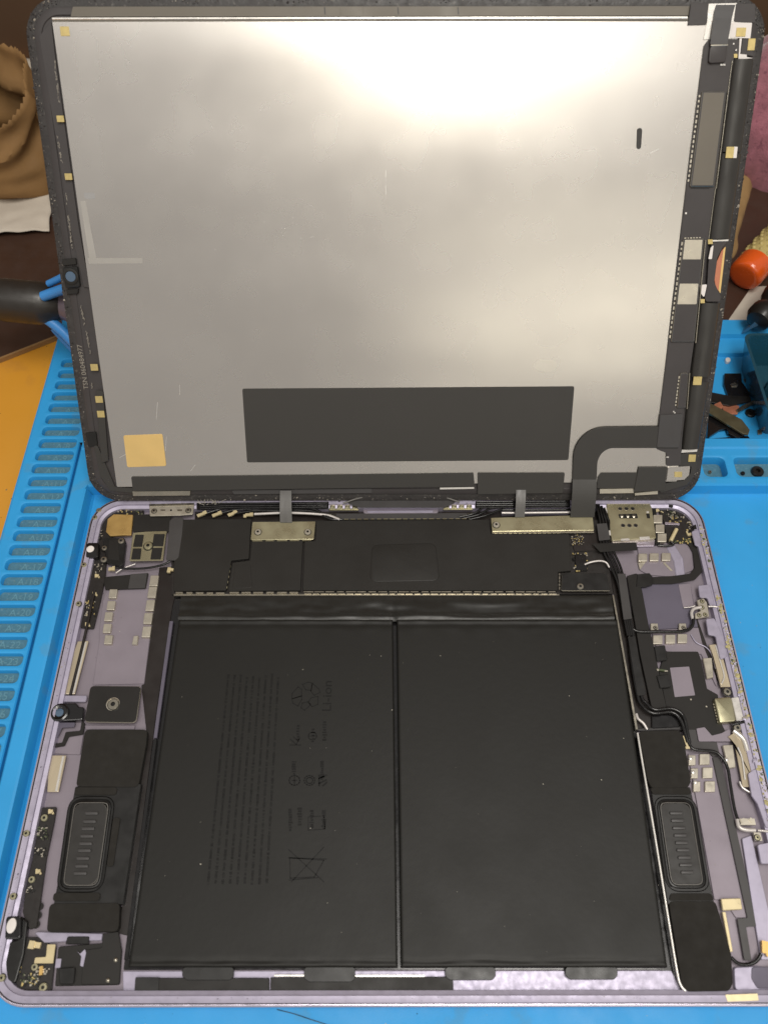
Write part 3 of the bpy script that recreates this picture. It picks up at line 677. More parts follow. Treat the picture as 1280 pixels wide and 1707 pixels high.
g = B('connector_shield', [(421, 870), (526, 869), (523, 899), (418, 900)], 5.0, .35, 'gold', .5, .12, lb, steps=2)
BS(430, 886, 5.0, 1.3, lb, 'tin'); BS(513, 886, 5.0, 1.3, lb, 'tin')
dashes('shield_fence', (419, 902), (522, 901), 5, 4.55, .35, 'gold', .8)
B('connector_shield', [(818, 863), (987, 858), (990, 884), (820, 886)], 5.1, .35, 'gold', .4, .15, lb, steps=2)
B('shield_lip', [(820, 885), (989, 884), (990, 888), (820, 889)], 4.75, .3, 'steel', .1, .08, lb)
BS(827, 874, 5.1, 1.35, lb, 'tin')
B('bare_board', [(951, 891), (1000, 889), (1008, 917), (957, 919)], 3.5, .4, 'brown', .3, .05, lb)
sp = []
for _ in range(60):
    x, y = random.uniform(951, 972), random.uniform(892, 908); X, Y = P(x, y, 3.6); sp.append((X, Y, 3.6, random.uniform(.2, .6), random.uniform(.2, .5), .25, random.choice((0, 1.57)), random.randrange(3)))
for _ in range(70):
    x, y = random.uniform(955, 978), random.uniform(922, 952); X, Y = P(x, y, 3.7); sp.append((X, Y, 3.7, random.uniform(.3, 1.0), random.uniform(.3, .7), .5, random.choice((0, 1.57)), random.choice((0, 1, 3, 3))))
scatter_boxes('components', sp, ['tin', 'goldpad', 'pcb', 'blk2'], lb)
B('battery_connector', [(958, 924), (976, 924), (979, 951), (960, 951)], 4.0, .8, 'blk3', .3, .1, lb)
pl = B('battery_plate', [(936, 955), (1012, 955), (1017, 985), (935, 985)], 5.0, .6, 'blk2', .6, .12, lb, side='steel')
BS(967, 977, 5.0, 1.35, lb)
dashes('shield_fence', (932, 955), (932, 984), 5, 4.3, .35, 'steel', .8)
BW('sense_wire', [(974, 941, 4.2), (985, 937, 5), (1000, 935, 5.2), (1010, 938, 5), (1015, 946, 4.6)], .38, 'wwire')

# ---------------- rear channel: cables, springs, hinge-side details
B('channel_floor', [(325, 846), (1000, 842), (1004, 866), (325, 868)], 2.0, .4, 'brown', .3, .1)
well = B('camera_well', [(603, 841), (732, 840), (730, 857), (606, 857)], 3.2, 1.2, 'mauve', 2, .5, steps=3)
B('well_bar', [(612, 851), (722, 850), (722, 854), (612, 854)], 3.7, .5, 'lav', .3, .2)
B('grey_strip', [(560, 856), (778, 855), (779, 865), (560, 866)], 3.8, .8, 'char', .2, .1)
def ribbed(name, x0, x1, y0, y1, n_):
    pr = B(name, [(x0, y0), (x1, y0), (x1, y1), (x0, y1)], 4.1, .9, 'gold', .4, .2)
    for k in range(n_):
        x = x0 + (x1 - x0) * (k + .5) / n_; wd = (x1 - x0) / n_ * .36
        slab('spring_rib', [P(a, b, 4.6) for a, b in ((x - wd, y0 + 2), (x + wd, y0 + 2), (x + wd, y1 - 2), (x - wd, y1 - 2))], 4.05, 4.6, M['gold'], pr, .2, .25, steps=3)
ribbed('contact_spring', 548, 598, 835, 850, 4); ribbed('contact_spring', 738, 788, 833, 849, 4)
B('dark_ledge_slab', [(328, 838), (548, 836), (548, 847), (328, 849)], 5.35, .6, 'blk3', .4, .1)  # dark slab laid over the lavender ledge behind the cables
B('dark_ledge_slab', [(792, 835), (950, 833), (950, 845), (792, 846)], 5.3, .6, 'blk3', .4, .1)
for y0_, r0_ in ((839.5, .4), (843, .42), (846, .38)):
    BW('antenna_cable', [(334, y0_ + 2, 5.5), (400, y0_ - .5, 5.6), (470, y0_, 5.6), (546, y0_ - 1, 5.5)], r0_, 'wire')
    BW('antenna_cable', [(794, y0_ - 3, 5.5), (860, y0_ - 3.5, 5.6), (948, y0_ - 4, 5.5)], r0_, 'wire')
BW('film_edge', [(572, 839, 6.6), (600, 830, 7.0), (640, 824, 7.3), (690, 822.5, 7.3), (730, 826, 7.0), (766, 837, 6.6)], .35, 'edge')
B('lavender_wall', [(1000, 828), (1092, 827), (1092, 836), (1000, 836)], 4.6, 2.8, 'lav', .4, .2)
B('purple_patch', [(835, 846), (948, 845), (948, 858), (835, 859)], 2.7, .5, 'mauve2', .3, .1)
BW('antenna_cable', [(340, 857, 4.6), (372, 848, 4.8), (420, 844, 4.8), (470, 847, 4.6), (520, 848, 4.6), (548, 862, 4.4), (566, 864, 4.2)], .5)
BW('antenna_cable', [(365, 856, 4.6), (400, 849, 4.9), (450, 850, 4.7), (520, 852, 4.6), (550, 865, 4.5), (570, 866, 4.2)], .5)
BW('antenna_cable', [(391, 856, 4.6), (430, 851, 5.0), (490, 853, 4.8), (535, 857, 4.6), (556, 866, 4.4)], .5)
BW('antenna_cable', [(424, 857, 4.6), (480, 855, 4.8), (540, 858, 4.6), (566, 866, 4.4)], .55, 'wwire')
BW('antenna_cable', [(330, 847, 4.4), (370, 841, 4.6), (440, 838, 4.6), (520, 838, 4.6), (550, 840, 4.4)], .35, 'wwire')
for a in ((765, 862, 4.2), (772, 864, 4.2), (782, 866, 4.3)):
    BW('antenna_cable', [a, (a[0] + 25, a[1] - 6, 4.6), (a[0] + 45, a[1] - 18 + (a[0] - 765) * .25, 4.6), (840, 843 + (a[0] - 765) * .3, 4.4)], .45)
BW('antenna_cable', [(836, 850, 4.3), (870, 850, 4.4), (910, 850, 4.4), (950, 849, 4.3)], .4)
BW('antenna_cable', [(836, 855, 4.3), (870, 855, 4.4), (950, 854, 4.3)], .5, 'wwire')
for x, y, a in ((337, 857, .5), (362, 857, .45), (388, 856, .6), (414, 858, .05)):
    X, Y = P(x, y, 4.8); c = scatter_boxes('coax_connector', [(X, Y, 4.6, 2.3, 1.2, .7, a, 0), (X + 1.3 * math.cos(a), Y + 1.3 * math.sin(a), 4.75, 1.4, 1.5, .8, a, 0), (X - 1.3, Y - .5, 4.5, 1.2, 1.4, .5, a, 0)], ['cream'], tab, None)
bk = B('hinge_bracket', [(249, 842), (324, 840), (322, 857), (300, 859), (250, 860)], 5.0, .5, 'tin', .7, .2)
BS(257, 851, 5.0, 1.05, bk); BS(314, 850, 5.0, 1.05, bk)
B('bracket_lip', [(249, 840), (324, 838), (324, 842), (249, 844)], 5.3, .4, 'steel', .1, .1, bk)
for x in (272, 300): B('bracket_slot', [(x - 4, 849), (x + 4, 849), (x + 4, 852), (x - 4, 852)], 5.04, .06, 'steel', .2, .02, bk)
B('bracket_hole', [(284, 849), (287, 849), (287, 852), (284, 852)], 5.04, .06, 'blk2', .2, .02, bk)

# ---------------- left side
zc = 4.4
B('corner_board', [(170, 850), (240, 846), (240, 868), (222, 870), (180, 900), (176, 960), (168, 1000), (156, 1048), (134, 1046), (138, 1008), (150, 965), (147, 938), (150, 895), (158, 868)], 3.0, .8, 'pcb', .6, .1)
cb = bpy.data.objects['corner_board']
sp = []
def comp(px0, n_, z, ms, smin=.25, smax=.9):
    x0, y0, x1, y1 = px0
    for _ in range(n_):
        X, Y = P(random.uniform(x0, x1), random.uniform(y0, y1), z); sp.append((X, Y, z + .15, random.uniform(smin, smax), random.uniform(smin, smax * .7), random.uniform(.2, .5), random.choice((0, 1.57, .2)), random.choice(ms)))
comp((178, 848, 238, 858), 50, 3.0, (0, 1, 2, 3, 3)); comp((160, 884, 172, 900), 16, 3.0, (0, 3)); comp((158, 940, 172, 955), 14, 3.0, (0, 3)); comp((142, 1000, 160, 1028), 46, 3.0, (0, 1, 3, 3))
scatter_boxes('components', sp, ['tin', 'goldpad', 'green', 'blk2'], cb)
B('foil_pad', [(180, 865), (190, 857), (222, 858), (219, 891), (184, 893), (177, 886)], 4.6, 1.0, 'foil', .3, .15)
mod = B('camera_bracket', [(171, 897), (180, 896), (208, 897), (210, 905), (206, 940), (200, 944), (178, 938)], 4.2, 1.6, 'blk2', .8, .25)
BS(202, 901, 4.2, 1.3, mod); BS(174, 913, 4.2, 1.1, mod); BS(173, 932, 4.2, 1.3, mod)
B('bracket_recess', [(182, 900), (197, 900), (200, 934), (180, 932)], 4.3, .2, 'blk', .3, .08, mod)
def mic(x0, y0, x1, y1, cx, cy, r_, z, ry):
    pr = B('microphone_housing', [(x0 + 2, y0), (x1, y0), (x1 - 1, y1), (x0, y1)], z, 3.4, 'blk3', 1.0, .6, steps=3)
    X, Y = P(cx, cy, z + .2); c = [(X + r_ * math.cos(a * .314), Y + r_ * ry * math.sin(a * .314)) for a in range(20)]
    slab('microphone_port', c, z - .1, z + .35, M['white'], pr, 0, .3, steps=3)
mic(143, 904, 165, 929, 151, 915, 1.5, 5.6, 1.0)
ms_ = B('metal_frame', [(222, 888), (244, 886), (279, 885), (277, 892), (272, 934), (216, 935)], 4.6, .5, 'gold', .5, .12)
for q in ([(226, 891), (240, 891), (237, 911), (222, 911)], [(222, 914), (236, 914), (234, 932), (219, 932)], [(257, 890), (275, 890), (272, 910), (254, 910)], [(254, 913), (271, 913), (268, 932), (251, 932)]):
    B('foam_pad', q, 4.9, .4, 'blk', .25, .1, ms_)
BS(247, 909, 4.7, 1.7, ms_, 'gold')
B('flat_flex', [(283, 868), (291, 862), (306, 863), (304, 890), (298, 929), (292, 934), (277, 934), (280, 905)], 4.7, .3, 'char', .9, .1)
B('black_film', [(222, 858), (286, 856), (283, 886), (222, 886)], 3.7, .3, 'blk', .3, .05)
BW('coax_cable', [(190, 946, 4), (215, 948, 4.2), (245, 947, 4.3), (270, 942, 4.4), (284, 936, 4.6)], .45)
BW('bright_wire', [(194, 955, 3.6), (205, 948, 3.9), (226, 940, 3.4)], .3, 'wwire')
for x, y, a in ((186, 948, .1), (282, 950, 1.5)):
    X, Y = P(x, y, 4.2); scatter_boxes('coax_connector', [(X, Y, 3.8, 2.2, 1.3, .8, a, 0), (X + .9, Y + .1, 4.0, 1.0, 1.8, .9, a, 0)], ['cream'], tab, None)
B('speaker_flex', [(172, 962), (248, 955), (243, 981), (176, 983)], 2.8, .3, 'blk', .4, .06)
B('foam_square', [(218, 957), (246, 955), (242, 980), (214, 981)], 3.0, .25, 'char', .3, .08)
for x, y in ((162, 960), (158, 990), (146, 1041), (85, 1353), (64, 1453)):
    X, Y = P(x, y, 3.4); scatter_boxes('spring_contact', [(X, Y, 3.2, 1.5, 1.1, .7, .2, 0), (X + .9, Y - .5, 3.3, .6, .7, .5, .5, 0), (X - .4, Y + .5, 3.5, .7, .5, .5, 0, 0)], ['cream'], tab, None)
B('floor_recess', [(178, 984), (248, 981), (262, 962), (241, 1140), (155, 1142), (166, 1068), (166, 1050), (172, 1000)], ZF + .3, .35, 'mauve', .5, .15)
def pads(lst, wpx, hpx, z=3.3, m_='tin', name='ground_pad', skew=0):
    for x, y in lst:
        B(name, [(x - wpx / 2 + skew, y - hpx / 2), (x + wpx / 2 + skew, y - hpx / 2), (x + wpx / 2 - skew, y + hpx / 2), (x - wpx / 2 - skew, y + hpx / 2)], z, 1.5, m_, .3, .2, steps=2)
pads([(188.6, 989.5), (185.3, 1009), (181.2, 1027.6), (178.8, 1047), (181, 1066)], 13, 15, skew=1.2)
pads([(257, 968), (254, 987), (250.6, 1009), (247, 1030.5), (244.4, 1053)], 14, 18, skew=1.4)
B('ground_pad', [(223, 1060), (231, 1059), (229, 1074), (220, 1074)], 3.1, 1.3, 'tin', .3, .2)
B('side_trough', [(266, 946), (291, 944), (293, 990), (288, 1010), (262, 1180), (214, 1560), (198, 1556), (244, 1216), (236, 1142), (241, 1140)], 2.2, .5, 'brown', .4, .1)
B('trough_edge', [(283, 1035), (289, 1035), (262, 1230), (256, 1230)], 3.4, 1.2, 'mauve2', .2, .1)
B('trough_wall', [(256, 1232), (262, 1232), (214, 1600), (207, 1600)], 3.2, 1.2, 'blk3', .2, .1)
B('clear_tape', [(130, 1069), (148, 1068), (125, 1157), (103, 1157), (112, 1120)], 3.4, .5, 'clear', .3, .2, steps=2)
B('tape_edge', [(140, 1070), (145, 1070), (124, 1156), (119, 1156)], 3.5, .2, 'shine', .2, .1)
B('clear_tape', [(83, 1259), (111, 1259), (98, 1320), (79, 1320)], 3.2, .5, 'clear', .3, .2, steps=2)
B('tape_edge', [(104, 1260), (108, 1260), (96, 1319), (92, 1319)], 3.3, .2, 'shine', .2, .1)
# front camera module and square plate
cm = B('camera_module', [(88, 1172), (128, 1172), (132, 1178), (140, 1178), (138, 1200), (84, 1203)], 4.4, 2.4, 'blk3', .8, .4, steps=2)
X, Y = P(100, 1188, 4.8)
lathe('lens_ring', [(3.2, 0), (3.2, .8), (2.6, 1.0), (2.0, .7), (1.6, .5), (.6, .5)], (X, Y, 4.4), M['blk3'], cm)
lathe('lens', [(1.5, 0), (1.4, .25), (.8, .4), (.2, .45)], (X, Y, 4.8), M['lens'], cm)
B('camera_flange', [(97, 1164), (108, 1159), (146, 1159), (144, 1170), (104, 1170)], 3.4, .6, 'lav', .8, .2)
B('camera_spring', [(82, 1206), (100, 1204), (126, 1204), (124, 1212), (104, 1213), (96, 1230), (84, 1228)], 3.2, .5, 'mauve2', .4, .15)
B('camera_gasket', [(80, 1206), (84, 1240), (104, 1238), (110, 1220), (134, 1218), (137, 1200), (142, 1206), (139, 1224), (115, 1228), (108, 1243), (80, 1248), (76, 1235)], 2.9, .5, 'blk', .5, .1)
B('floor_panel', [(112, 1224), (140, 1222), (134, 1258), (85, 1256), (88, 1246), (108, 1244)], 2.1, .4, 'mauve', .4, .1)
sq = B('square_plate', [(151, 1143), (236.4, 1143.8), (227.3, 1205), (141, 1203.7)], 5.0, .7, 'blk', 1.6, .18, side='steel')
BS(188.8, 1173.6, 5.0, 2.1, sq)
BS_ = lathe('screw_collar', [(2.4, 0), (2.4, .2), (2.0, .3), (2.0, .1)], P(188.8, 1173.6, 5.1) + (5.0,), M['tin'], sq)
B('plate_edge', [(141, 1209), (226, 1209), (224, 1216), (144, 1216)], 2.3, .5, 'mauve', .3, .1)
# ---------------- speakers
def speaker(pfx, top, body_, low, ring_o, ring_i, ribs, rw, grips, zt):
    sb = B('speaker_body', body_, zt - .5, 2.6, 'blk2', .5, .2)
    B('speaker_foam', top, zt - .1, 3.0, 'foam', 1.6, .12, sb)
    B('speaker_foam', low, zt - .1, 3.0, 'foam', 1.6, .12, sb)
    def ringloop(pxs, ins, z, r_): return [(x, y, z) for x, y in inset(rnd([P(a, b, z) for a, b in pxs], r_, 8), ins)]
    v, f = loops([ringloop(ring_o, 0, zt - .5, 4.6), ringloop(ring_o, .3, zt - .05, 4.6), ringloop(ring_o, .9, zt - .05, 4.6), ringloop(ring_o, 1.25, zt - .45, 4.6),
                  ringloop(ring_o, 1.6, zt - .4, 4.6), ringloop(ring_o, 2.0, zt - .02, 4.6), ringloop(ring_o, 2.25, zt - .02, 4.6), ringloop(ring_o, 2.5, zt - .5, 4.6)], cap0=False)
    n_ = len(ringloop(ring_o, 0, 0, 4.6))
    mesh('surround', v, f, [M['blk2'], M['edge']], sb, [0] * n_ + [0] * (n_ * 3) + [0] * n_ + [1] * n_ + [0] * n_ + [0], smooth=40)  # pale inner line of the ring is a highlight put into the colour
    slab('membrane', [P(a, b, zt - .2) for a, b in ring_i], zt - .7, zt - .2, M['memb'], sb, 3.6, .2, M['edge'])
    for x, y in ribs:
        slab('membrane_rib', [P(x + a, y + b, zt) for a, b in ((-rw / 2, -3), (rw / 2, -3), (rw / 2, 3), (-rw / 2, 3))], zt - .25, zt + .42, M['char'], sb, .55, .3, steps=3)
    for q in grips: B('rubber_bumper', q, zt - .02, .7, 'foam', 1.0, .12, sb)
    return sb
lr = [(153.5, 1355.8), (150, 1369.5), (147.5, 1381.5), (145.5, 1394), (143.5, 1406.5), (141.5, 1418), (139, 1431), (137, 1444), (134.5, 1456)]
speaker('l', [(142, 1216), (246, 1216), (244, 1240), (232, 1306), (226, 1312), (127, 1311)], [(126, 1311), (236, 1306), (206, 1508), (90, 1508)], [(83, 1506), (200, 1505), (198, 1553), (78, 1554)],
        [(116, 1327), (194, 1327), (172, 1488), (93, 1488)], [(124, 1338), (181, 1338), (163, 1476), (104, 1476)], lr, 22,
        [[(126, 1312), (196, 1312), (194, 1325), (124, 1325)], [(189, 1362), (201, 1363), (189, 1445), (178, 1444)], [(90, 1488), (168, 1488), (166, 1502), (88, 1502)]], 4.9)
rr_ = [(1070 + (343 + k * 14) / 6.095, 1280 + (460 + k * 75.2) / 6.095) for k in range(9)]
speaker('r', [(1064, 1219), (1128, 1217), (1138, 1226), (1151, 1303), (1146, 1313), (1086, 1314), (1079, 1300)], [(1084, 1312), (1150, 1312), (1190, 1505), (1112, 1508)], [(1114, 1502), (1192, 1502), (1218, 1590), (1221, 1640), (1214, 1652), (1146, 1653), (1136, 1640)],
        [(1087, 1327), (1158, 1327), (1185, 1487), (1110, 1487)], [(1098, 1338), (1150, 1338), (1174, 1476), (1119, 1476)], rr_, 22,
        [[(1083, 1313), (1149, 1313), (1152, 1324), (1088, 1324)], [(1118, 1489), (1184, 1489), (1190, 1501), (1114, 1501)]], 4.9)
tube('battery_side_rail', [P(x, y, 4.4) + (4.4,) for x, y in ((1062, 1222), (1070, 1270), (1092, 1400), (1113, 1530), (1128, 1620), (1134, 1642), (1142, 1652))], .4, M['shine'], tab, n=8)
B('rail_corner', [(1056, 1214), (1140, 1210), (1142, 1216), (1066, 1219)], 3.0, .6, 'char', .4, .2)
# lower left assembly
B('edge_flex', [(70, 1346), (95, 1345), (91, 1370), (78, 1432), (62, 1545), (50, 1550), (38, 1520), (44, 1480), (55, 1432)], 2.8, .5, 'pcb', .6, .1)
ef = bpy.data.objects['edge_flex']
sp = []; comp((64, 1378, 82, 1400), 40, 2.8, (0, 3, 3, 2)); comp((58, 1414, 76, 1428), 24, 2.8, (0, 3)); comp((46, 1478, 58, 1490), 14, 2.8, (0, 3))
scatter_boxes('components', sp, ['tin', 'goldpad', 'green', 'blk2'], ef)
BS(74, 1363, 2.9, 1.2, ef, 'gold'); BS(53, 1466, 2.9, 1.1, ef, 'gold')
for y in (1511, 1526, 1541):
    X, Y = P(66 - (y - 1511) * .2, y, 2.6); lathe('flex_loop', [(1.2, 0), (1.2, .3), (.8, .3), (.8, .05)], (X, Y, 2.2), M['blk'], ef, n=14)
for x, y in ((44, 1389), (22, 1494), (3, 1630), (131, 1006), (140, 941), (165, 850), (158, 862)): BS(x, y, ZR - .55, 1.05, tab, 'gold')
mic(8, 1527, 36, 1566, 19.5, 1543, 1.5, 5.7, 1.45)
B('side_bracket', [(36, 1528), (46, 1536), (40, 1590), (26, 1640), (12, 1635), (8, 1600), (14, 1570), (32, 1566)], 4.2, 2.0, 'blk2', 1, .4, steps=2)
lw = B('corner_flex_board', [(44, 1562), (74, 1562), (82, 1574), (94, 1576), (86, 1652), (30, 1650), (26, 1630), (40, 1590)], 2.9, .8, 'pcb', .6, .1)
sp = []; comp((34, 1624, 66, 1644), 70, 2.9, (0, 1, 2, 3, 3)); comp((28, 1600, 36, 1628), 18, 2.9, (1, 3)); comp((60, 1600, 84, 1630), 20, 2.9, (0, 3))
scatter_boxes('components', sp, ['tin', 'goldpad', 'green', 'blk2'], lw)
B('gold_arm', [(79, 1574), (93, 1574), (89, 1606), (57, 1606), (59, 1596), (77, 1595)], 4.0, .4, 'cream', .3, .1, lw)
X, Y = P(58, 1575, 4.4); scatter_boxes('gold_plug', [(X, Y, 3.8, 3.6, 1.6, 1.0, -.1, 0), (X - .8, Y, 4.2, 1.8, 2.2, 1.0, -.1, 0)], ['cream'], lw, None)
X, Y = P(69, 1618, 3.6); scatter_boxes('gold_pin', [(X, Y, 3.3, 1.0, 2.4, .8, .1, 0)], ['foil'], lw, None)
BS(72, 1646, 3.0, 1.3, lw, 'gold'); BS(58, 1612, 3.0, 1.1, lw, 'gold')
B('lavender_step', [(62, 1553), (172, 1556), (170, 1568), (120, 1569), (74, 1572), (58, 1556)], 3.0, 1.0, 'lav', .4, .2)
B('black_tab', [(113, 1561), (149, 1561), (148, 1574), (109, 1574)], 3.6, .8, 'blk2', .5, .15)
B('black_cable_cover', [(98, 1578), (172, 1572), (196, 1576), (203, 1582), (199, 1642), (92, 1644)], 3.0, 1.0, 'blk', .6, .15)
B('folded_flex', [(172, 1556), (198, 1553), (203, 1585), (199, 1641), (136, 1641), (140, 1584), (170, 1580)], 3.5, .5, 'blk', .5, .1)
B('black_block', [(98, 1614), (126, 1612), (123, 1641), (100, 1641)], 4.0, 1.0, 'blk2', .8, .2)
B('lavender_gap', [(126, 1582), (134, 1590), (142, 1582), (144, 1588), (139, 1612), (134, 1610), (136, 1594)], 3.75, .2, 'lav', .2, .05)
B('lavender_gap', [(94, 1598), (103, 1598), (101, 1613), (92, 1614)], 3.5, .4, 'lav', .2, .05)
for x, y in ((193, 1600), (180, 1634)): X, Y = P(x, y, 4.0); lathe('rivet', [(.7, 0), (.6, .5), (.3, .7), (.1, .75)], (X, Y, 3.4), M['steel'], tab, n=12)
# front edge below the batteries
B('front_floor', [(205, 1619), (1118, 1618), (1138, 1655), (206, 1656)], 2.3, .6, 'lav', .3, .1)
B('antenna_cover', [(228, 1630), (449, 1630), (449, 1655), (226, 1656)], 3.5, 1.0, 'blk', .4, .15)
B('antenna_cover', [(451, 1629), (755, 1628), (756, 1654), (451, 1655)], 3.5, 1.0, 'blk', .4, .15)
B('antenna_strip', [(226, 1629), (266, 1629), (264, 1657), (224, 1657)], 3.7, .6, 'blk2', .3, .1)
B('highlight_strip', [(457, 1624.5), (508, 1624.5), (508, 1628), (457, 1628)], 3.5, .5, 'shine', .1, .05)  # pale strips paint the highlight line behind the antenna covers
B('highlight_strip', [(592, 1625), (708, 1625), (708, 1628.5), (592, 1628.5)], 3.5, .5, 'shine', .1, .05)
for x0, x1, y1 in ((304, 390, 1634), (507, 592, 1637), (742, 826, 1634), (942, 1029, 1633)):
    B('adhesive_tab', [(x0, 1612), (x1, 1612), (x1, y1 - 6), (x1 - 6, y1), (x0 + 8, y1), (x0, y1 - 6)], 4.0, .4, 'blk2', 1.0, .12)

# ---------------- right side
sim = B('sim_reader', [(1010, 838), (1080, 835), (1086, 846), (1093, 897), (1019, 901)], 5.0, 1.6, 'gold', .6, .2)
for dx, y in ((0, 848), (0, 876)):
    for k in range(3):
        x = (1033 if y < 860 else 1038) + k * 10.5
        X, Y = P(x, y, 5.1); lathe('sim_contact', [(.95, 0), (.95, .1), (.7, .12), (.6, .05)], (X, Y, 5.0), [M['steel'], M['blk2']], sim, n=14, fm=[0, 0, 1, 1])
B('sim_slot', [(1030, 857), (1061, 856), (1063, 864), (1032, 864)], 5.03, .06, 'blk2', .4, .02, sim)
for k in range(3): X, Y = P(1036 + k * 10, 860.5, 5.1); lathe('sim_spring', [(.85, 0), (.8, .3), (.4, .5), (.1, .5)], (X, Y, 5.0), M['steel'], sim, n=12)
B('sim_slot', [(1076, 856), (1082, 856), (1083, 864), (1078, 864)], 5.03, .06, 'blk2', .2, .02, sim)
for q in ([(1008, 846), (1011, 846), (1012, 855), (1009, 855)], [(1014, 884), (1017, 884), (1018, 892), (1015, 892)], [(1034, 898), (1048, 897), (1049, 900), (1035, 901)], [(1065, 895), (1082, 894), (1083, 898), (1066, 899)], [(1077, 852), (1081, 852), (1081, 855), (1077, 855)]):
    B('sim_solder_tab', q, 5.1, .5, 'shine', .1, .05, sim)
B('sim_frame', [(1018, 902), (1092, 899), (1090, 910), (1024, 911)], 3.4, .8, 'chamfer', .5, .2, sim)
B('sim_frame', [(1082, 836), (1092, 840), (1100, 905), (1092, 908), (1091, 870)], 3.9, 1.0, 'blk2', .6, .2, sim)
pads([(1096, 865), (1099.5, 881), (1103, 896)], 15, 14, 4.2, 'tin')
B('corner_circuit', [(1094, 842), (1140, 845), (1160, 860), (1168, 885), (1163, 908), (1140, 905), (1112, 905), (1106, 870)], 2.9, .6, 'pcb', 1, .1)
cc = bpy.data.objects['corner_circuit']
sp = []; comp((1110, 848, 1130, 860), 40, 2.9, (0, 3, 2)); comp((1114, 860, 1140, 872), 34, 2.9, (0, 1, 3)); comp((1144, 868, 1152, 895), 26, 2.9, (0, 1, 3)); comp((1118, 898, 1150, 906), 40, 2.9, (1, 2)); comp((1138, 855, 1150, 862), 10, 2.9, (0, 3))
scatter_boxes('components', sp, ['tin', 'goldpad', 'green', 'blk2'], cc)
B('frame_rail', [(1108, 870), (1132, 872), (1132, 875), (1108, 874)], 3.6, .5, 'chamfer', .1, .05, cc)
A_ = Vector(P(1127, 882, 4.2) + (4.2,)); B_ = Vector(P(1117, 902, 3.8) + (3.8,)); tube('coax_plug', [A_, (A_ + B_) / 2, B_], .8, M['cream'], cc, sub=1)
BW('coax_tail', [(1117, 902, 3.6), (1122, 908, 3.4), (1110, 910, 3.2), (1096, 909, 3)], .45, parent=cc)
X, Y = P(1095, 850, 4); scatter_boxes('gold_contact', [(X, Y, 3.4, 1.6, 1.2, .7, .3, 0), (X + 2, Y - .6, 3.3, 1.2, .4, .4, -.6, 0)], ['cream'], cc, None)
X, Y = P(1149, 890, 4); scatter_boxes('gold_contact', [(X, Y, 3.4, 1.7, 1.0, .8, .3, 0), (X - .7, Y + .9, 3.3, .6, 1.2, .6, .2, 0)], ['cream'], cc, None)
B('lavender_corner', [(1090, 830), (1128, 831), (1148, 840), (1160, 860), (1162, 874), (1156, 874), (1150, 858), (1138, 846), (1116, 843), (1096, 842)], 4.3, 1.2, 'lav', 1, .25)
BSx = BS(1119, 834, 4.3, 1.0, tab, 'blk2')
B('dark_clip', [(1115, 832), (1123, 832), (1121, 846), (1114, 845)], 4.6, .4, 'blk2', .4, .1)
B('dark_clip', [(1154, 876), (1164, 872), (1164, 882), (1156, 882)], 4.4, .8, 'blk2', .4, .1)
# floor panels
B('floor_panel', [(1062, 912), (1108, 908), (1140, 905), (1155, 915), (1156, 950), (1125, 962), (1080, 958), (1066, 950)], 2.1, .5, 'mauve', .8, .15)
B('floor_step', [(1110, 912), (1124, 908), (1138, 930), (1142, 962), (1126, 960), (1122, 935)], 2.5, .4, 'lav', .6, .3)
pads([(1071, 929), (1090, 928.5), (1110, 928)], 15, 13, 3.3)
for q in ([(1063, 938), (1076, 937), (1066, 950)], [(1104, 938), (1108, 937), (1121, 951), (1117, 951)]): B('solder_trace', q, 2.5, .4, 'tin', .2, .1)
B('flex_loop', [(1142, 898), (1162, 905), (1170, 930), (1171, 952), (1158, 966), (1120, 973), (1086, 973), (1084, 962), (1120, 960), (1150, 956), (1157, 946), (1154, 920), (1146, 906)], 3.0, .35, 'blk', 1.2, .1)
B('flex_plug', [(1062, 957), (1082, 955), (1088, 962), (1088, 974), (1076, 978), (1060, 978)], 3.9, .9, 'blk2', .4, .15)
B('floor_panel', [(1066, 980), (1088, 974), (1150, 972), (1163, 1045), (1082, 1050)], 2.1, .4, 'mauve2', .4, .1)
B('floor_step', [(1130, 974), (1150, 972), (1156, 1010), (1138, 1012)], 2.3, .3, 'mauve', .3, .1)
B('floor_panel', [(1086, 1052), (1165, 1046), (1178, 1090), (1188, 1100), (1196, 1150), (1168, 1090), (1112, 1086), (1092, 1076)], 2.1, .4, 'mauve', .4, .1)
B('spine_plate', [(1044, 960), (1062, 955), (1070, 985), (1082, 1050), (1090, 1080), (1104, 1150), (1112, 1185), (1098, 1186), (1086, 1182), (1066, 1090), (1058, 1040)], 3.6, 1.6, 'blk', .8, .15)
B('flex_block', [(1090, 1077), (1108, 1075), (1112, 1100), (1094, 1102)], 4.2, .9, 'blk2', .5, .2)
B('flex_connector', [(1094, 1126), (1114, 1124), (1118, 1145), (1100, 1147)], 4.3, 1.0, 'blk2', .4, .2)
X, Y = P(1102, 1117, 3.8); scatter_boxes('connector_pins', [(X, Y, 3.6, 3.6, .7, .5, -.15, 0), (X - 1.4, Y, 3.8, .7, .7, .5, 0, 1), (X + 1.6, Y - .4, 3.7, 1.2, .4, .4, 0, 1)], ['green', 'tin'], tab, None)
pf = B('port_flex', [(1108, 1086), (1163, 1086), (1168, 1100), (1178, 1148), (1196, 1158), (1202, 1206), (1210, 1222), (1150, 1232), (1136, 1214), (1112, 1188), (1098, 1120)], 2.8, .5, 'blk', .6, .1)
B('flex_window', [(1116, 1113), (1148, 1111), (1158, 1159), (1124, 1162)], 2.85, .08, 'mauve', .3, .03, pf)
X, Y = P(1151, 1166, 3); scatter_boxes('components', [(X, Y, 2.9, .5, .5, .3, 0, 0), (X + 5.0, Y - 2.6, 2.9, .5, .5, .3, 0, 0)], ['tin'], pf)
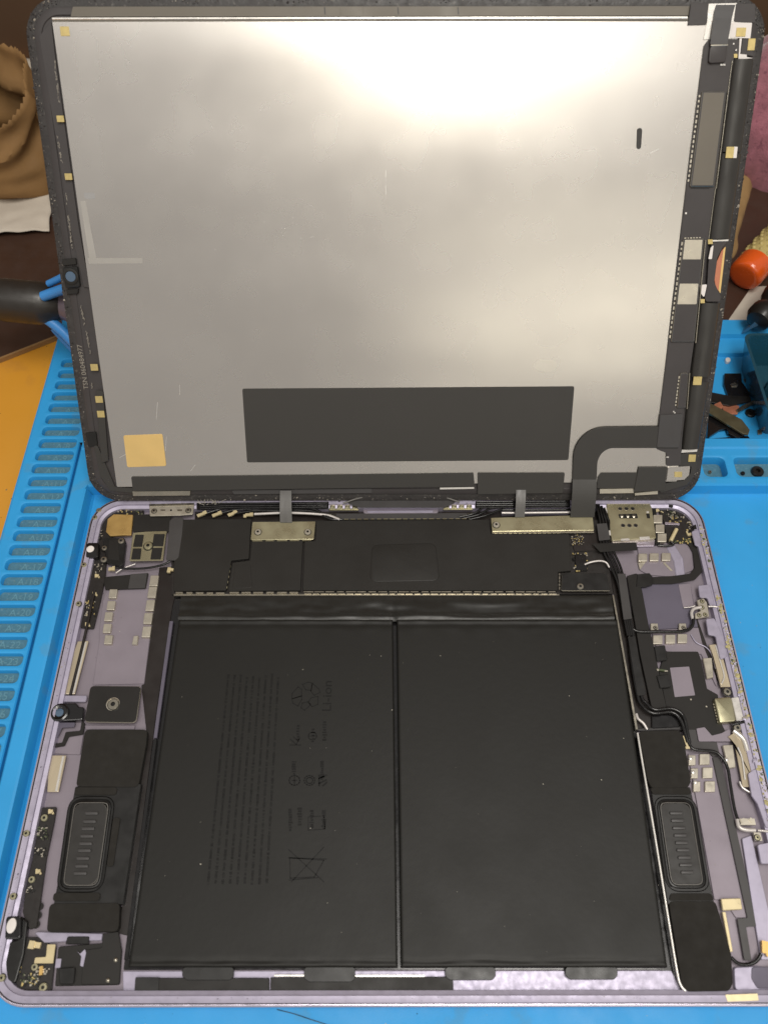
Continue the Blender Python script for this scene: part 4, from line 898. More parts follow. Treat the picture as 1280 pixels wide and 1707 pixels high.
usb = B('charging_port', [(1190, 1164), (1218, 1161), (1226, 1202), (1199, 1205)], 5.0, 2.4, 'gold', .8, .4, steps=3)
B('port_shroud', [(1218, 1163), (1232, 1161), (1240, 1199), (1227, 1202)], 4.7, 2.0, 'shine', .5, .2, usb)
dashes('port_pins', (1189, 1172), (1197, 1206), 7, 3.4, .8, 'tin', .5, usb)
BS(1212, 1153, 3.6, 1.4, tab); BS(1229, 1213, 3.6, 1.4, tab)
BW('port_ground_strap', [(1220, 1208, 3.9), (1236, 1204, 4.2), (1248, 1204, 3.9)], .6, 'blk3')
# clips and pads with the coax loop
pads([(1096, 1066), (1117, 1065), (1137, 1064)], 16, 15, 3.4)
for x, y in ((1090, 1045), (1137, 1045)):
    c = B('cable_clip', [(x - 6, y - 6), (x + 6, y - 6), (x + 7, y + 5), (x - 6, y + 6)], 3.4, .8, 'tin', .3, .15); BS(x + 2, y + 1, 3.4, .7, c)
BW('coax_cable', [(1048, 1038, 3.9), (1054, 1048, 4), (1066, 1053, 3.8), (1095, 1053, 3.9), (1125, 1053, 3.9), (1146, 1050, 3.9), (1154, 1041, 3.9), (1155, 1030, 3.9)], .62)
BW('coax_braid', [(1154, 1032, 3.9), (1152, 1022, 4), (1156, 1015, 4.1), (1168, 1012, 4.2)], .62, 'wwire')
BW('coax_core', [(1180, 1011, 4.4), (1188, 1011, 4.6), (1196, 1012, 4.8)], .35, 'wwire')
BW('bare_wire', [(1139, 1013, 2.8), (1150, 1012, 3), (1158, 1010, 3.4)], .25, 'wwire')
cl_ = B('antenna_clip', [(1161, 1000), (1172, 997), (1178, 1004), (1182, 1028), (1158, 1031), (1158, 1022), (1168, 1018), (1164, 1012)], 4.0, .8, 'tin', .4, .2)
for x, y in ((1170, 1002), (1165, 1025), (1175, 1024), (1170, 1012)): BS(x, y, 4.0, .75, cl_, 'gold')
B('gold_plate', [(1171, 1097), (1186, 1096), (1189, 1129), (1178, 1131)], 3.2, 1.0, 'tin', .3, .2)
B('gold_plate', [(1204, 1242), (1221, 1241), (1226, 1279), (1213, 1281)], 3.2, 1.0, 'tin', .3, .2)
def strip3(name, pxs, wd, z, m_):
    L_ = [Vector(P(a, b, z)) for a, b in pxs]; up = []; dn = []
    for i, p in enumerate(L_):
        t_ = (L_[min(i + 1, len(L_) - 1)] - L_[max(i - 1, 0)]).normalized(); n_ = Vector((-t_.y, t_.x)); up.append(tuple(p + n_ * wd / 2)); dn.append(tuple(p - n_ * wd / 2))
    return slab(name, up + dn[::-1], z - .5, z, M[m_], tab, .2, .18, steps=2)
strip3('clear_tape', [(1189, 1074), (1196, 1095), (1204, 1125), (1209, 1145)], 3.6, 3.7, 'clear')
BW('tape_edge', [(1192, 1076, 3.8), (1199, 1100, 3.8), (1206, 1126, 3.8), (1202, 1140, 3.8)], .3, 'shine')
strip3('clear_tape', [(1222, 1222), (1236, 1240), (1243, 1275), (1250, 1312)], 5.0, 3.7, 'clear')
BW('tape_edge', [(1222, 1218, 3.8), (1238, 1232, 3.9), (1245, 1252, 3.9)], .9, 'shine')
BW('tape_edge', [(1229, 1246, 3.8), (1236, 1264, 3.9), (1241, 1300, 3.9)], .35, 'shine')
BW('white_trace', [(1151, 1058, 2.5), (1160, 1071, 2.5), (1176, 1079, 2.6), (1186, 1092, 2.8), (1192, 1115, 2.9)], .25, 'lav')
BW('white_trace', [(1232, 1303, 3.2), (1236, 1312, 3.2), (1246, 1319, 3.3), (1254, 1323, 3.4)], .35, 'shine')
B('panel_line', [(1160, 1032), (1162, 1032), (1206, 1154), (1204, 1155), (1170, 1072)], 2.3, .3, 'brown', .05, .02)
# lavender ledge patches along the right wall
for q in ([(1163, 976), (1182, 974), (1190, 1008), (1183, 1010), (1178, 996), (1166, 996)], [(1176, 1032), (1190, 1030), (1204, 1060), (1212, 1094), (1200, 1100), (1192, 1060), (1180, 1058)],
          [(1152, 886), (1164, 882), (1172, 896), (1166, 912), (1158, 908)], [(1246, 1290), (1262, 1278), (1282, 1330), (1292, 1380), (1276, 1380), (1262, 1340), (1252, 1326)], [(1262, 1408), (1292, 1402), (1302, 1440), (1268, 1440)]):
    B('ledge_patch', q, 4.75, .7, 'lav', .8, .15)
# bundle of black antenna leads
for k in range(4):
    o_ = (k - 1.5)
    BW('antenna_lead', [(992 + k * 5, 838 + k * 3, 4.6), (996 + k * 5, 852 + k * 3, 4.8), (1000 + k * 5, 872, 4.6), (1000 + k * 4.5, 900, 4.4), (1006 + k * 5.4, 920, 4.4), (1018 + k * 5.2, 945, 4.5), (1030 + k * 3.6, 975, 4.5), (1040 + k * 3.2, 1030, 4.4), (1046 + k * 3, 1060, 4.3)], .52)
for k in range(2):
    BW('antenna_lead', [(1047 + k * 7, 1050, 4.2), (1052 + k * 7, 1100, 4.2), (1062 + k * 6, 1158, 4.2), (1070 + k * 7, 1176 - k * 4, 4.3), (1088 + k * 3, 1189 - k * 6, 4.5), (1118, 1187 - k * 6, 4.6), (1134 + k * 4, 1200 - k * 7, 4.6), (1142 + k * 4, 1225, 4.5), (1146 + k * 3, 1238, 4.4)], .62, 'wire' if k else 'wire')
BW('antenna_lead', [(1147, 1238, 4.4), (1154, 1248, 4.4), (1170, 1251, 4.4), (1190, 1253, 4.4), (1202, 1262, 4.2), (1212, 1280, 4.1), (1217, 1310, 4.0), (1224, 1350, 3.9), (1232, 1374, 4.0)], .55)
BW('coax_braid', [(1228, 1366, 3.9), (1231, 1378, 4.1), (1241, 1383, 4.2), (1258, 1384, 4.3)], .7, 'wwire')
BW('coax_core', [(1262, 1384, 4.3), (1280, 1386, 4.5), (1296, 1388, 4.6)], .4, 'wwire')
X, Y = P(1245, 1370, 4.2); ac = scatter_boxes('antenna_clip', [(X, Y, 3.8, 5.0, 2.0, 1.2, .0, 0), (X + 2.4, Y - 4.6, 3.6, 2.2, 2.6, 1.0, 0, 0), (X - 1.5, Y + .4, 4.4, 1.4, 1.2, .6, .3, 0), (X + 1.2, Y + .5, 4.4, 1.2, 1.2, .7, .8, 0)], ['tin'], tab, None)
BS(1262, 1396, 4.1, .9, ac, 'gold')
B('cable_tape', [(994, 873), (1011, 872), (1017, 899), (998, 901)], 5.3, .25, 'char', .3, .08)
B('cable_tape', [(986, 906), (1060, 904), (1062, 917), (1000, 920)], 5.2, .25, 'blk', .3, .08)
B('cable_tape', [(1029, 956), (1042, 956), (1053, 1031), (1039, 1033)], 5.2, .25, 'char', .3, .08)
B('cable_tape', [(1046, 1062), (1058, 1060), (1076, 1158), (1062, 1160)], 4.95, .2, 'blk2', .3, .06)
B('right_trough', [(1016, 950), (1030, 955), (1058, 1040), (1082, 1180), (1120, 1190), (1138, 1220), (1062, 1218), (1054, 1180), (1024, 1000)], 2.2, .6, 'brown', .4, .1)
B('trough_edge', [(1020, 992), (1023, 992), (1063, 1216), (1059, 1216)], 3.9, 1.6, 'steel', .1, .05)
BW('sense_wire', [(1060, 1190, 3.8), (1063, 1198, 3.9), (1072, 1206, 3.8), (1078, 1216, 3.4)], .5, 'wwire')
B('dark_pad', [(1086, 1192), (1128, 1191), (1132, 1212), (1086, 1214)], 3.4, .8, 'blk3', .4, .15)
# lower right pads and antenna strip
pads([(1153, 1267), (1157, 1289), (1161, 1311)], 12, 17, 3.1, 'tin'); pads([(1174, 1265.5), (1179, 1288), (1183, 1311)], 17, 18, 3.2, 'tin')
for x, y in ((1151, 1264), (1155, 1287), (1159, 1304)): X, Y = P(x, y, 3.6); lathe('solder_blob', [(.8, 0), (.7, .4), (.4, .6), (.1, .65)], (X, Y, 3.1), M['shine'], tab, n=10)
X, Y = P(1211, 1266, 3.9); lathe('solder_blob', [(.9, 0), (.8, .4), (.4, .7), (.1, .75)], (X, Y, 3.2), M['shine'], tab, n=10)
X, Y = P(1143, 1236, 4.2); scatter_boxes('gold_contact', [(X, Y, 4.0, 1.0, 4.0, .6, .15, 0), (X, Y - 2.2, 4.2, 1.4, .8, .6, 0, 0)], ['cream'], tab, None)
B('floor_panel', [(1146, 1256), (1190, 1256), (1240, 1500), (1245, 1530), (1226, 1530), (1206, 1500), (1190, 1500)], 2.1, .4, 'mauve', .4, .1)
B('antenna_strip', [(1187, 1262), (1200, 1262), (1246, 1470), (1260, 1544), (1243, 1545), (1252, 1601), (1240, 1601), (1228, 1531), (1245, 1530), (1232, 1470)], 2.9, .35, 'char', .4, .08)
B('antenna_strip', [(1147, 1216), (1159, 1216), (1163, 1236), (1194, 1237), (1200, 1261), (1187, 1261), (1180, 1250), (1150, 1248)], 2.9, .35, 'char', .4, .08)
B('lavender_panel', [(1160, 1214), (1174, 1212), (1186, 1226), (1202, 1222), (1216, 1214), (1218, 1236), (1164, 1236)], 3.1, .4, 'mauve', .5, .1)
B('lavender_panel', [(1236, 1398), (1252, 1392), (1290, 1560), (1300, 1600), (1268, 1600), (1258, 1540)], 2.5, .6, 'lav', .5, .15)
B('gold_tab', [(1201, 1498), (1234, 1497), (1237, 1516), (1204, 1518)], 4.0, .8, 'cream', .4, .2)
B('gold_strip', [(1203, 1520), (1209, 1520), (1221, 1586), (1216, 1588)], 3.6, .6, 'cream', .2, .15)
BW('coax_cable', [(1218, 1596, 3.6), (1230, 1606, 3.4), (1246, 1608, 3.4), (1260, 1602, 3.6), (1268, 1590, 3.8)], .55)
X, Y = P(1275, 1579, 4.4); scatter_boxes('gold_plug', [(X, Y, 3.9, 2.0, 3.4, 1.2, -.2, 0), (X + 1, Y - 1.6, 3.6, 2.2, 1.4, .9, .3, 0)], ['foil'], tab, None)
B('corner_curve', [(1222, 1612), (1262, 1610), (1300, 1615), (1300, 1650), (1224, 1652)], 2.6, .8, 'lav', 1.2, .3)
B('grey_gasket', [(1252, 1612), (1300, 1612), (1300, 1648), (1262, 1648), (1252, 1632)], 2.8, .3, 'mauve2', 1.2, .1)
B('ledge_sticker', [(1208, 1658), (1262, 1656), (1264, 1668), (1212, 1670)], 5.35, .2, 'cream', .2, .05)
for p_ in ([(158, 985, 3.6), (142, 1060, 3.6), (118, 1158, 3.6)], [(74, 1290, 3.6), (62, 1345, 3.6), (50, 1400, 3.6), (34, 1480, 3.6)], [(1172, 912, 3.8), (1182, 950, 3.8), (1187, 972, 3.8)], [(1190, 1000, 3.8), (1206, 1060, 3.8)]): BW('dark_wall_line', p_, .55, 'brown')  # thin dark brown lines along the side walls
flakes('floor_dust', [P(random.uniform(160, 245), random.uniform(985, 1140), 1.85) + (1.82,) for _ in range(40)] + [P(random.uniform(1080, 1240), random.uniform(980, 1560), 2.5) + (2.12,) for _ in range(120)], tab, ['dust', 'crumb', 'blk2'], .08, .2, .1)
# adhesive residue on the rim
fl = []
for _ in range(1000):
    y = random.uniform(8, 172); 
    if nz(0, y, 2.2, .06) + random.uniform(-.25, .3) > 0: fl.append((hw - random.uniform(.9, 2.7), y, ZR - .45))
flakes('golden_residue', fl, tab, ['crumb2', 'crumb', 'green', 'lav', 'crumb2'], .2, 1.0, .4)
fl = []
for _ in range(260): fl.append((-hw + random.uniform(.9, 2.6), random.uniform(8, 172), ZR - .45))
for _ in range(200): fl.append((random.uniform(-112, 112), D - random.uniform(.9, 2.6), ZR - .45))
for _ in range(120): fl.append((random.uniform(-112, 112), random.uniform(.9, 2.6), ZR - .45))
flakes('rim_residue', fl, tab, ['crumb', 'lav', 'mauve2', 'lav'], .1, .35, .12)

# ================================================================== TABLET SCREEN (leaning open at the rear rim)
lid = Frame('tablet_screen', 'detached tablet screen leaning open, its silver metal back facing the viewer', 'screen', LID_O, (LID_A, 0, 0)).o
OFF[lid.name] = (0, 0, 0)
def L(name, pxs, h, t, m_, r=.4, bev=.08, parent=None, side=None, steps=1, kind=None):
    return slab(name, [Lp(x, y, h) for x, y in pxs], h - t, h, M[m_], parent or lid, r, bev, M[side] if side else None, steps, kind)
LWD, LHT = 246.8, 177.2
def ll(i, z, R=12.0): return [(x, y, z) for x, y in rrect(-LWD / 2 + i, i, LWD / 2 - i, LHT - i, max(1, R - i), 10)]
v, f = loops([ll(.5, -.75), ll(0, -.4), ll(0, -.15), ll(.3, 0), ll(3.4, 0)]); n_ = len(ll(0, 0))
mesh('front_glass', v, f, [M['blk3'], M['bezel']], lid, [0] * n_ * 2 + [1] * n_ * 2 + [0, 1], smooth=35)
v, f = loops([ll(2.9, 0.01), ll(2.9, .5), ll(3.3, .75), ll(5.2, .8), ll(5.5, .5), ll(6, .5)]); 
mesh('inner_frame', v, f, M['frame'], lid, smooth=35)
HP = 1.7
plate = L('back_plate', [(87, 35), (1235, 35), (1214, 140), (1187, 330), (1160, 500), (1150, 573), (1128, 803), (195, 812)], HP, 1.3, 'silver', .6, .12)
L('plate_top_edge', [(87, 29), (1146, 27), (1146, 31), (87, 32.5)], HP + .25, .6, 'shine', .1, .08, plate)
L('plate_seam', [(88, 33), (1180, 30.5), (1180, 34.5), (88, 36.5)], HP + .02, .1, 'film', .05, .02, plate)
L('top_film', [(122, 11), (1152, 10), (1150, 26), (118, 28)], 1.35, .3, 'film', .3, .05)
for x in (111, 235, 283, 540, 575, 609, 664, 762):
    pass
for x in (540, 662, 762, 566, 604): L('film_crease', [(x, 12), (x + 2, 12), (x + 3, 24), (x + 1, 24)], 1.42, .1, 'char' if x in (540, 662, 762) else 'film', .05, .03)
# gold grounding pads
def lpad(x, y, w_, h_, hz=2.0, m_='goldpad', sk=0, name='gold_pad'):
    return L(name, [(x - w_ / 2 + sk, y - h_ / 2), (x + w_ / 2 + sk, y - h_ / 2), (x + w_ / 2 - sk, y + h_ / 2), (x - w_ / 2 - sk, y + h_ / 2)], hz, .4, m_, .15, .05)
lpad(108.5, 52, 15, 16, 1.85, sk=-1)
for x, y in ((101, 198), (114.5, 294.5), (157.5, 612.5), (165.5, 666), (168.5, 690.5)): lpad(x, y, 12, 11, 2.3, sk=-.8)
# marks on the metal back
L('haze_mark', [(140, 321), (158, 321), (160, 331), (142, 332)], HP + .035, .05, 'dull', .5, .02, plate)
L('dark_slot', [(1061, 216), (1064, 213.5), (1068, 213.5), (1070, 217), (1068, 245), (1066, 248.5), (1062, 248.5), (1060, 245)], HP + .05, .06, 'lidtape', .5, .02, plate)
L('white_smudge', [(890, 604), (900, 599), (918, 599), (929, 605), (927, 615), (916, 620), (898, 619), (888, 613)], HP + .03, .04, 'dull2', 2, .02, plate)
L('haze_stripe', [(146, 430), (238, 430), (238, 439), (149, 440)], HP + .03, .04, 'dull2', .3, .02, plate)
L('haze_stripe', [(134, 335), (143, 335), (161, 430), (149, 430)], HP + .03, .04, 'dull2', .3, .02, plate)
X, Y = Lp(481, 388, HP + .02)
fl = []
for _ in range(34): fl.append((X + random.gauss(0, 3.2), Y + random.gauss(0, 3.2), HP + .01))
for _ in range(42): 
    x, y = random.uniform(150, 1090), random.uniform(300, 640); fl.append(Lp(x, y, HP) + (HP,))
for _ in range(60):
    x, y = random.choice(((200, 800), (560, 783), (700, 780), (640, 635), (880, 780))); fl.append(Lp(x + random.gauss(0, 22), y + random.gauss(0, 3), HP) + (HP,))
flakes('specks', fl, plate, ['shine', 'dull'], .05, .16, .03)
sc = []
for x, y, ln, a in ((643, 305, 8, 1.57), (262, 685, 7, 1.4), (277, 740, 6, 1.4), (322, 780, 3.5, .9), (1090, 252, 3, .5), (300, 650, 4, 1.5), (205, 760, 3, .5), (520, 395, 1.5, .3), (985, 250, 2.5, .4)):
    X, Y = Lp(x, y, HP + .02); sc.append((X, Y, HP + .012, ln, .12, .02, a, 0))
scatter_boxes('scratches', sc, ['shine'], plate)
# large dark tape rectangle, gold sticker, lower tapes
L('dark_tape', [(404, 648), (957, 644), (947, 767), (412, 771)], HP + .22, .2, 'lidtape', .8, .05, plate)
L('gold_sticker', [(206, 726), (271, 723.5), (277.5, 777), (212.5, 779)], HP + .2, .2, 'sticker', .8, .06, plate)
L('lower_tape', [(219, 795), (789, 788), (791, 811), (222, 819)], HP + .5, .5, 'lidtape', .6, .06)
L('lower_tape', [(796, 788), (941, 788), (938, 822), (796, 824)], HP + .55, .5, 'lidtape', .6, .06)
L('lower_tape', [(386, 817), (480, 816), (620, 814), (620, 822), (390, 824)], 1.2, .4, 'char', .3, .06)
L('metal_strip', [(221, 819), (318, 818), (317, 826), (222, 827)], 1.5, .7, 'steel', .15, .1)
L('metal_strip', [(999, 815), (1056, 814), (1056, 822), (999, 823)], 1.5, .7, 'tin', .15, .1)
L('metal_strip', [(1057, 822), (1096, 818), (1096, 824), (1058, 826)], 1.3, .5, 'tin', .15, .1)
L('metal_strip', [(733, 813), (790, 812), (790, 815), (733, 816)], 1.9, .4, 'shine', .05, .05)
L('lower_tape', [(1002, 788), (1062, 788), (1060, 814), (994, 814), (996, 796)], HP + .5, .5, 'lidtape', .6, .06)
L('dark_pad', [(1064, 779), (1112, 779), (1107, 818), (1056, 820)], HP + .8, .5, 'lidtape', .3, .08)
L('silver_corner', [(1113, 779), (1150, 777), (1148, 792), (1140, 800), (1110, 802)], HP + .45, .4, 'silver', .3, .08)
L('corner_tape', [(1130, 777), (1135, 757), (1162, 752), (1160, 785), (1145, 808), (1100, 822), (1098, 808), (1140, 801), (1150, 790), (1152, 777)], HP + .3, .6, 'lidtape', .8, .06)
for x, y in ((1153, 764), (1101, 806)): lpad(x, y, 12, 12, HP + .65, sk=.6)
lpad(1130, 791, 13, 9, HP + .55, 'goldpad')
# left frame details
L('side_tape', [(160, 650), (172, 652), (181, 768), (170, 772)], HP + .35, .5, 'lidtape', .3, .06)
L('side_tape', [(156, 738), (164, 745), (192, 812), (222, 814), (222, 822), (185, 818), (168, 795)], 1.35, .6, 'lidtape', .5, .06)
L('side_tape', [(66, 60), (86, 36), (92, 90), (132, 380), (150, 480), (140, 478), (118, 380)], 1.25, .6, 'frame', .3, .06)
L('black_pad', [(142, 722), (160, 720), (163, 742), (148, 746)], 1.5, .8, 'blk2', .6, .1)
cmw = L('camera_window_mount', [(104, 446), (129, 444), (134, 478), (110, 481)], 1.9, 1.4, 'blk2', .6, .2)
X, Y = Lp(118, 461, 2.1); lathe('window_ring', [(2.9, 0), (2.9, .35), (2.5, .5), (2.0, .45), (1.8, .1)], (X, Y, 1.9), M['blk'], cmw, n=20)
lathe('camera_window', [(1.9, 0), (1.9, .15), (1.2, .22), (.2, .24)], (X, Y, 1.92), M['lens'], cmw, n=20)
L('mount_clip', [(104, 432), (126, 430), (128, 441), (105, 443)], 1.7, 1.0, 'blk', .4, .15, cmw)
L('mount_clip', [(111, 483), (131, 481), (130, 490), (112, 491)], 1.7, 1.0, 'blk', .4, .15, cmw)
def ltext(s, x, y, size, ang, m_='ink', h=1.0):
    X, Y = Lp(x, y, h); text('print', s, size, (X, Y, h + .03), M[m_], lid, rotz=ang, ext=.015)
ltext('TSN 060484977', 139, 612, 2.6, math.pi / 2 + .02, h=.85)
sp = []
for x0, y0, x1, y1, n_ in ((118, 100, 126, 170, 26), (96, 226, 103, 270, 18), (110, 322, 121, 415, 30), (135, 508, 152, 592, 26), (152, 630, 155, 648, 6)):
    for k in range(n_):
        t_ = random.random(); X, Y = Lp(x0 + (x1 - x0) * t_ - (14 if y0 == 100 else 0) * 1.9 + random.uniform(-1, 1), y0 + (y1 - y0) * t_, 1.32); sp.append((X, Y, 1.32, random.uniform(.12, .3), random.uniform(.3, 1.3), .03, random.uniform(-.5, .5), 0))
scatter_boxes('pale_marks', sp, ['ink'], lid)
# ---- driver board along the right edge
bd = L('driver_board', [(1173, 76), (1181, 65), (1232, 65), (1231, 90), (1221, 100), (1216, 148), (1192.5, 314), (1180, 400), (1164, 484), (1156, 573), (1139, 687), (1134, 776), (1110, 777), (1110, 755), (1094, 749), (1097, 709), (1111, 594), (1120.6, 506), (1138, 359), (1150, 256), (1163, 156)], HP + .6, .5, 'frame', .9, .08, side='char')
H1 = HP + 1.3
def module(p4, segs=None, parent=bd, h=H1, top='film'):
    o = L('shield_module', p4, h, .8, 'char', .35, .10, parent, side='steel')
    a, b, c, d = [Vector(p) for p in p4]
    for (v0, v1, m_) in segs or [(.03, .97, top)]:
        q = []
        for u, v_ in ((.07, v0), (.93, v0), (.93, v1), (.07, v1)):
            p = (a * (1 - u) + b * u) * (1 - v_) + (d * (1 - u) + c * u) * v_; q.append((p.x, p.y))
        L('module_film', q, h + .03, .05, m_, .25, .02, parent)
module([(1169.8, 152), (1210, 152), (1190, 311), (1149.5, 311)], [(.015, .985, 'film')])
module([(1139, 398), (1173, 398), (1157, 570), (1118, 570)], [(.01, .2, 'tin'), (.2, .435, 'frame'), (.435, .635, 'tin'), (.635, .985, 'frame')])
module([(1134, 622), (1146.4, 622), (1142.5, 680), (1128, 680)], [(.04, .96, 'frame')])
def ldash(name, a, b, n_, h, w_, m_='tin', fill=.6):
    A_ = Vector(Lp(*a, h)); B_ = Vector(Lp(*b, h)); d_ = B_ - A_; ln = d_.length / n_; ang = math.atan2(d_.y, d_.x)
    return scatter_boxes(name, [((A_ + d_ * ((k + .5) / n_)).x, (A_ + d_ * ((k + .5) / n_)).y, h, ln * fill * random.uniform(.6, 1.2), w_, .3, ang, 0) for k in range(n_)], [m_], bd)
ldash('solder_row', (1165.5, 156), (1146, 305), 18, HP + .7, .5); ldash('solder_row', (1136.5, 402), (1115.5, 565), 20, HP + .7, .5)
ldash('solder_row', (1131.5, 626), (1125, 678), 9, HP + .7, .45); ldash('solder_row', (1139, 397), (1168, 396), 6, HP + .8, .35); ldash('solder_row', (1151, 313.5), (1182, 314), 8, HP + .7, .3, 'blk2')
for a, b in (((1213.5, 152), (1193.5, 314)), ((1176, 400), (1159.5, 572)), ((1149.5, 622), (1145, 682))):
    A_ = Vector(Lp(*a, H1) + (H1 - .3,)); B_ = Vector(Lp(*b, H1) + (H1 - .3,)); tube('module_rail', [A_, B_], .22, M['steel'], bd, n=6, sub=1)
A_ = Vector(Lp(1220, 101, 2.6) + (2.5,)); B_ = Vector(Lp(1181, 398, 2.6) + (2.5,)); tube('board_edge', [A_, B_], .18, M['steel'], bd, n=6, sub=1)
X, Y = Lp(1142.5, 355.5, 2.4); scatter_boxes('components', [(X, Y, 2.4, .6, .6, .3, 0, 0)] + [(Lp(x, y, 2.4)[0], Lp(x, y, 2.4)[1], 2.4, .4, .5, .3, 0, 0) for x, y in ((1201, 108), (1204, 108), (1207, 108), (1226, 83.5), (1222, 73), (1122, 686), (1124, 688), (1111, 762), (1113, 762))], ['shine'], bd)
# folded flex at the top of the board
L('paper_corner', [(1180, 6), (1228, 5), (1225, 26), (1222, 64), (1172, 66), (1178, 36)], HP + .25, .2, 'shine', .15, .04)
L('paper_corner', [(1217, 37), (1253, 38), (1250, 64), (1216, 63)], HP + .28, .2, 'white', .15, .04)
lpad(1234.5, 53.5, 16, 15, HP + .45, 'goldpad', .8)
L('paper_corner', [(1232, 64), (1236, 64), (1233, 90), (1244, 91), (1244, 95), (1256, 97), (1230, 99)], HP + .3, .2, 'white', .1, .03)
L('dark_tape', [(1151, 5), (1181, 5), (1177, 41), (1146, 42)], HP + .5, .4, 'frame', .3, .06)
L('dark_tape', [(1226, 6), (1258, 6), (1258, 38), (1222, 36)], HP + .3, .4, 'frame', .3, .06)
L('dark_tape', [(1237, 65), (1254, 65), (1256, 94), (1234, 90)], HP + .25, .4, 'frame', .2, .06)
lpad(1252, 74, 12, 20, HP + .5, 'goldpad', 1.2); lpad(1225.5, 93, 6, 7, HP + .8)
def ribbon(name, rows, m_, parent, thick=.12):
    """rows: list of (left3d, right3d) in the lid frame"""
    v = [tuple(p) for r_ in rows for p in r_]; f = [(2 * i, 2 * i + 1, 2 * i + 3, 2 * i + 2) for i in range(len(rows) - 1)]
    o = mesh(name, v, f, m_, parent, smooth=0); md = o.modifiers.new('solid', 'SOLIDIFY'); md.thickness = thick * S; md.offset = 0; return o
rows = []
for x0, x1, y, h in ((1193, 1225, 8, 2.1), (1190, 1222, 18, 2.3), (1189, 1219, 30, 2.6), (1186, 1216, 50, 3.0), (1184, 1213, 66, 3.4), (1183, 1212, 74, 3.6)):
    rows.append((Lp(x0, y, h) + (h,), Lp(x1, y, h) + (h,)))
ribbon('folded_flex', rows, M['char'], lid)
L('flex_plug', [(1183, 76), (1212, 75), (1209, 104), (1180, 106)], HP + 1.6, 1.1, 'frame', 1.2, .4, steps=3)
L('plug_edge', [(1184, 74), (1213, 73), (1213, 76), (1184, 77)], HP + 1.75, .4, 'tin', .2, .1)
# rolled display flex beside the board
def roll(a0, a1, b0, b1):
    n1, n2 = 26, 12
    def fn(u, v_):
        x0 = a0[0] + (b0[0] - a0[0]) * v_; x1 = a1[0] + (b1[0] - a1[0]) * v_; y = a0[1] + (b0[1] - a0[1]) * v_
        q0 = Lp(x0, y, 2.0); q1 = Lp(x1, y, 2.0); t_ = math.pi * u
        X = (q0[0] + q1[0]) / 2 - math.cos(t_) * (q1[0] - q0[0]) / 2
        return (X, q0[1] + .2 * nz(u * 2, v_ * 6), .9 + (2.1 + .12 * nz(u * 1.5, v_ * 4, 4)) * math.sin(t_))
    return grid('rolled_flex', n2, n1 * 2, fn, M['roll'], lid)
roll((1222, 99), (1257, 98), (1200, 253), (1236, 253)); roll((1200, 256), (1236, 255), (1181, 398), (1217, 398)); roll((1167, 505), (1201, 505), (1151, 628), (1184, 628)); roll((1150, 636), (1183, 636), (1137, 748), (1165, 750))
lpad(1216, 254, 13, 19, 3.4, 'goldpad', 1.0); lpad(1225, 254, 6, 19, 3.2, 'white', 1.0); lpad(1162, 635, 14, 14, 3.3, 'goldpad', .8); lpad(1183.5, 403, 8, 8, 2.7); lpad(1170.5, 502, 7, 7, 2.7)
L('silver_patch', [(1182, 400), (1214, 399), (1213, 402), (1182, 403)], 2.3, .4, 'shine', .05, .05); L('silver_patch', [(1136, 750), (1162, 749), (1161, 753), (1135, 755)], 2.3, .4, 'shine', .05, .05)
L('sensor_flex', [(1186, 404), (1213, 402), (1204, 412), (1195, 430), (1190, 470), (1195, 482), (1201, 494), (1200, 503), (1176, 503), (1174, 496), (1178, 478), (1180, 440), (1183, 420)], 2.2, .5, 'frame', 1, .08)
L('white_patch', [(1184, 413), (1189, 408), (1186, 432), (1180, 432)], 2.35, .3, 'white', .3, .05); L('white_patch', [(1166, 475), (1178, 474), (1173, 497), (1167, 488)], 2.35, .3, 'white', .5, .05)
L('copper_foil', [(1194, 436), (1202, 418), (1209, 410), (1206, 440), (1200, 490), (1192, 478), (1190, 466)], 1.6, .4, 'copper', .6, .06)
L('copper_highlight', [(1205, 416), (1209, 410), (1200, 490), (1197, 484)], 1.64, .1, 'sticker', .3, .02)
# wide flex from the driver board round to the logic board
fx = []
for k in range(9):
    a = math.pi / 2 * k / 8; fx.append((1010 - 55 * math.sin(a), 765 - 53 * math.cos(a)))
fin = []
for k in range(9):
    a = math.pi / 2 * (8 - k) / 8; fin.append((1022 - 27 * math.sin(a), 776 - 29 * math.cos(a)))
L('wide_flex', [(1118, 711), (1105, 711)] + fx + [(954, 800), (994, 800)] + fin + [(1095, 747), (1130, 748), (1136, 720)], HP + 1.0, .25, 'lidtape', .6, .06)
L('flex_end', [(1100, 692), (1138, 690), (1132, 746), (1094, 746)], HP + 1.25, .3, 'char', .6, .08)
def bridge(name, xa, xb, ya, xc, xd, yc, zc_, h0, m_, sag):
    A0 = Lp(xa, ya, h0) + (h0,); A1 = Lp(xb, ya, h0) + (h0,)
    C0 = W2L(P(xc, yc, zc_) + (zc_,)); C1 = W2L(P(xd, yc, zc_) + (zc_,)); rows = []
    for k in range(13):
        t_ = k / 12; b0 = Vector(A0).lerp(C0, t_); b1 = Vector(A1).lerp(C1, t_)
        wld = Vector((0, 0, 0)); s = sag * math.sin(math.pi * t_)
        off_ = Vector((0, LU.z * 0, 0)); d_ = Vector((0, math.sin(LID_A), math.cos(LID_A))) * s       # world up in the lid frame
        rows.append((tuple(b0 + d_), tuple(b1 + d_)))
    return ribbon(name, rows, M[m_], lid)
bridge('wide_flex_tail', 954, 994, 799, 950, 990, 862, 5.3, HP + .9, 'lidtape', 1.2)
bridge('thin_flex', 467, 486, 818, 467, 487, 871, 5.2, HP + .3, 'ribbon', 1.0)
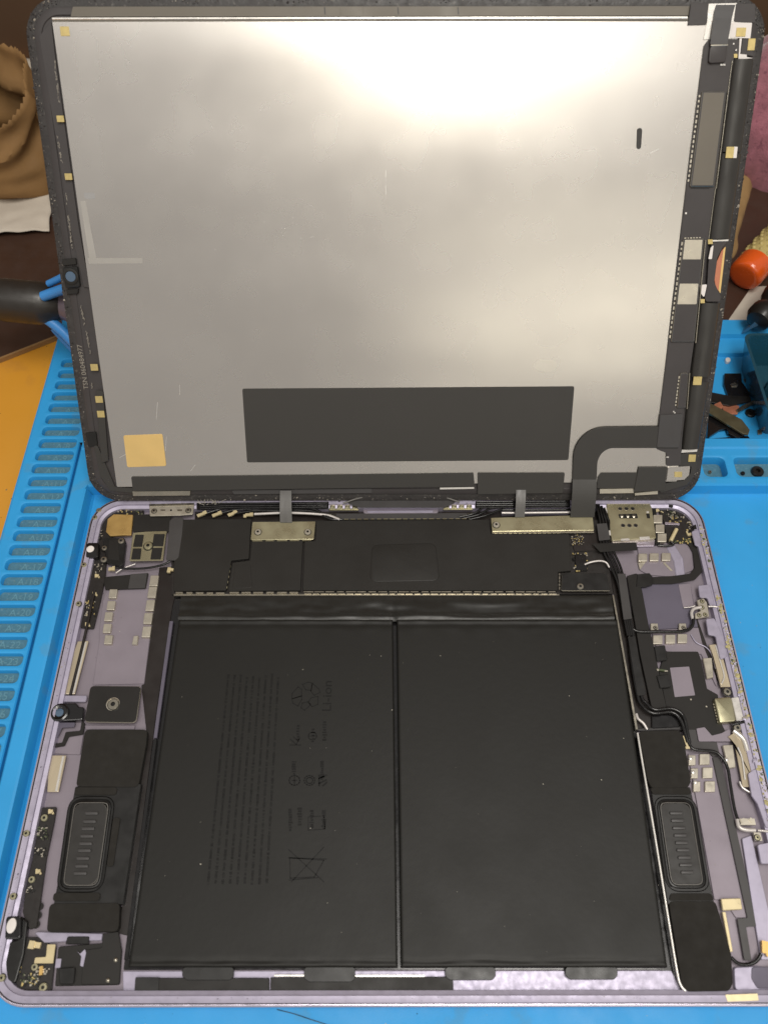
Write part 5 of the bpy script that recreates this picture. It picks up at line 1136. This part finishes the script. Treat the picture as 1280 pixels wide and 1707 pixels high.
bridge('thin_flex', 860, 876, 816, 858, 874, 862, 5.3, HP + .4, 'ribbon', 1.0)
# adhesive strip bulging under the screen edge
B('curved_film', [(575, 838), (600, 830), (640, 824), (690, 822), (730, 826), (764, 836), (740, 846), (600, 846)], 5.9, .12, 'char', 2, .05)
# fluff and residue around the glass border
fl = []
def border(n_, side):
    for _ in range(n_):
        t_ = random.random(); i = abs(random.gauss(0, 1.0)) + .1
        if i > 3.2: continue
        if side == 'l': p = (-LWD / 2 + i, 8 + t_ * (LHT - 16))
        elif side == 'r': p = (LWD / 2 - i, 8 + t_ * (LHT - 16))
        elif side == 'b': p = (-LWD / 2 + 8 + t_ * (LWD - 16), i)
        else: p = (-LWD / 2 + 8 + t_ * (LWD - 16), LHT - i)
        if nz(p[0], p[1], 6, .05) + random.uniform(-.5, .6) > 0: fl.append(p + (.01,))
border(900, 'l'); border(800, 'r'); border(900, 'b'); border(500, 't')
for cx, cy, a0_ in ((-LWD / 2 + 12, 12, 180), (LWD / 2 - 12, 12, 270), (-LWD / 2 + 12, LHT - 12, 90), (LWD / 2 - 12, LHT - 12, 0)):
    for _ in range(120):
        a = math.radians(a0_ + random.uniform(0, 90)); r_ = 12 - random.uniform(.1, 3); fl.append((cx + r_ * math.cos(a), cy + r_ * math.sin(a), .01))
flakes('adhesive_residue', fl, lid, ['bezel', 'crumb', 'bezel', 'frame', 'bezel', 'frame'], .12, .5, .4)
# white fibrous glue fluff by the hinge
fv = []
V = []; F = []
for _ in range(130):
    x, y = random.uniform(332, 370), random.uniform(826, 842); X, Y = P(x, y, 6.2); a = random.uniform(.3, 2.8); ln = random.uniform(.6, 2.4); b = len(V)
    z = random.uniform(5.6, 6.6); dx, dy = math.cos(a) * ln, math.sin(a) * ln
    for q in ((X, Y, z), (X + dx, Y + dy, z + random.uniform(-.3, .8)), (X + dx + .07, Y + dy + .07, z + .1), (X + .07, Y + .07, z + .1)): V.append(tuple(W2L(q)))
    F.append((b, b + 1, b + 2, b + 3))
mesh('glue_fibres', V, F, M['dust'], lid, kind='stuff', smooth=0)
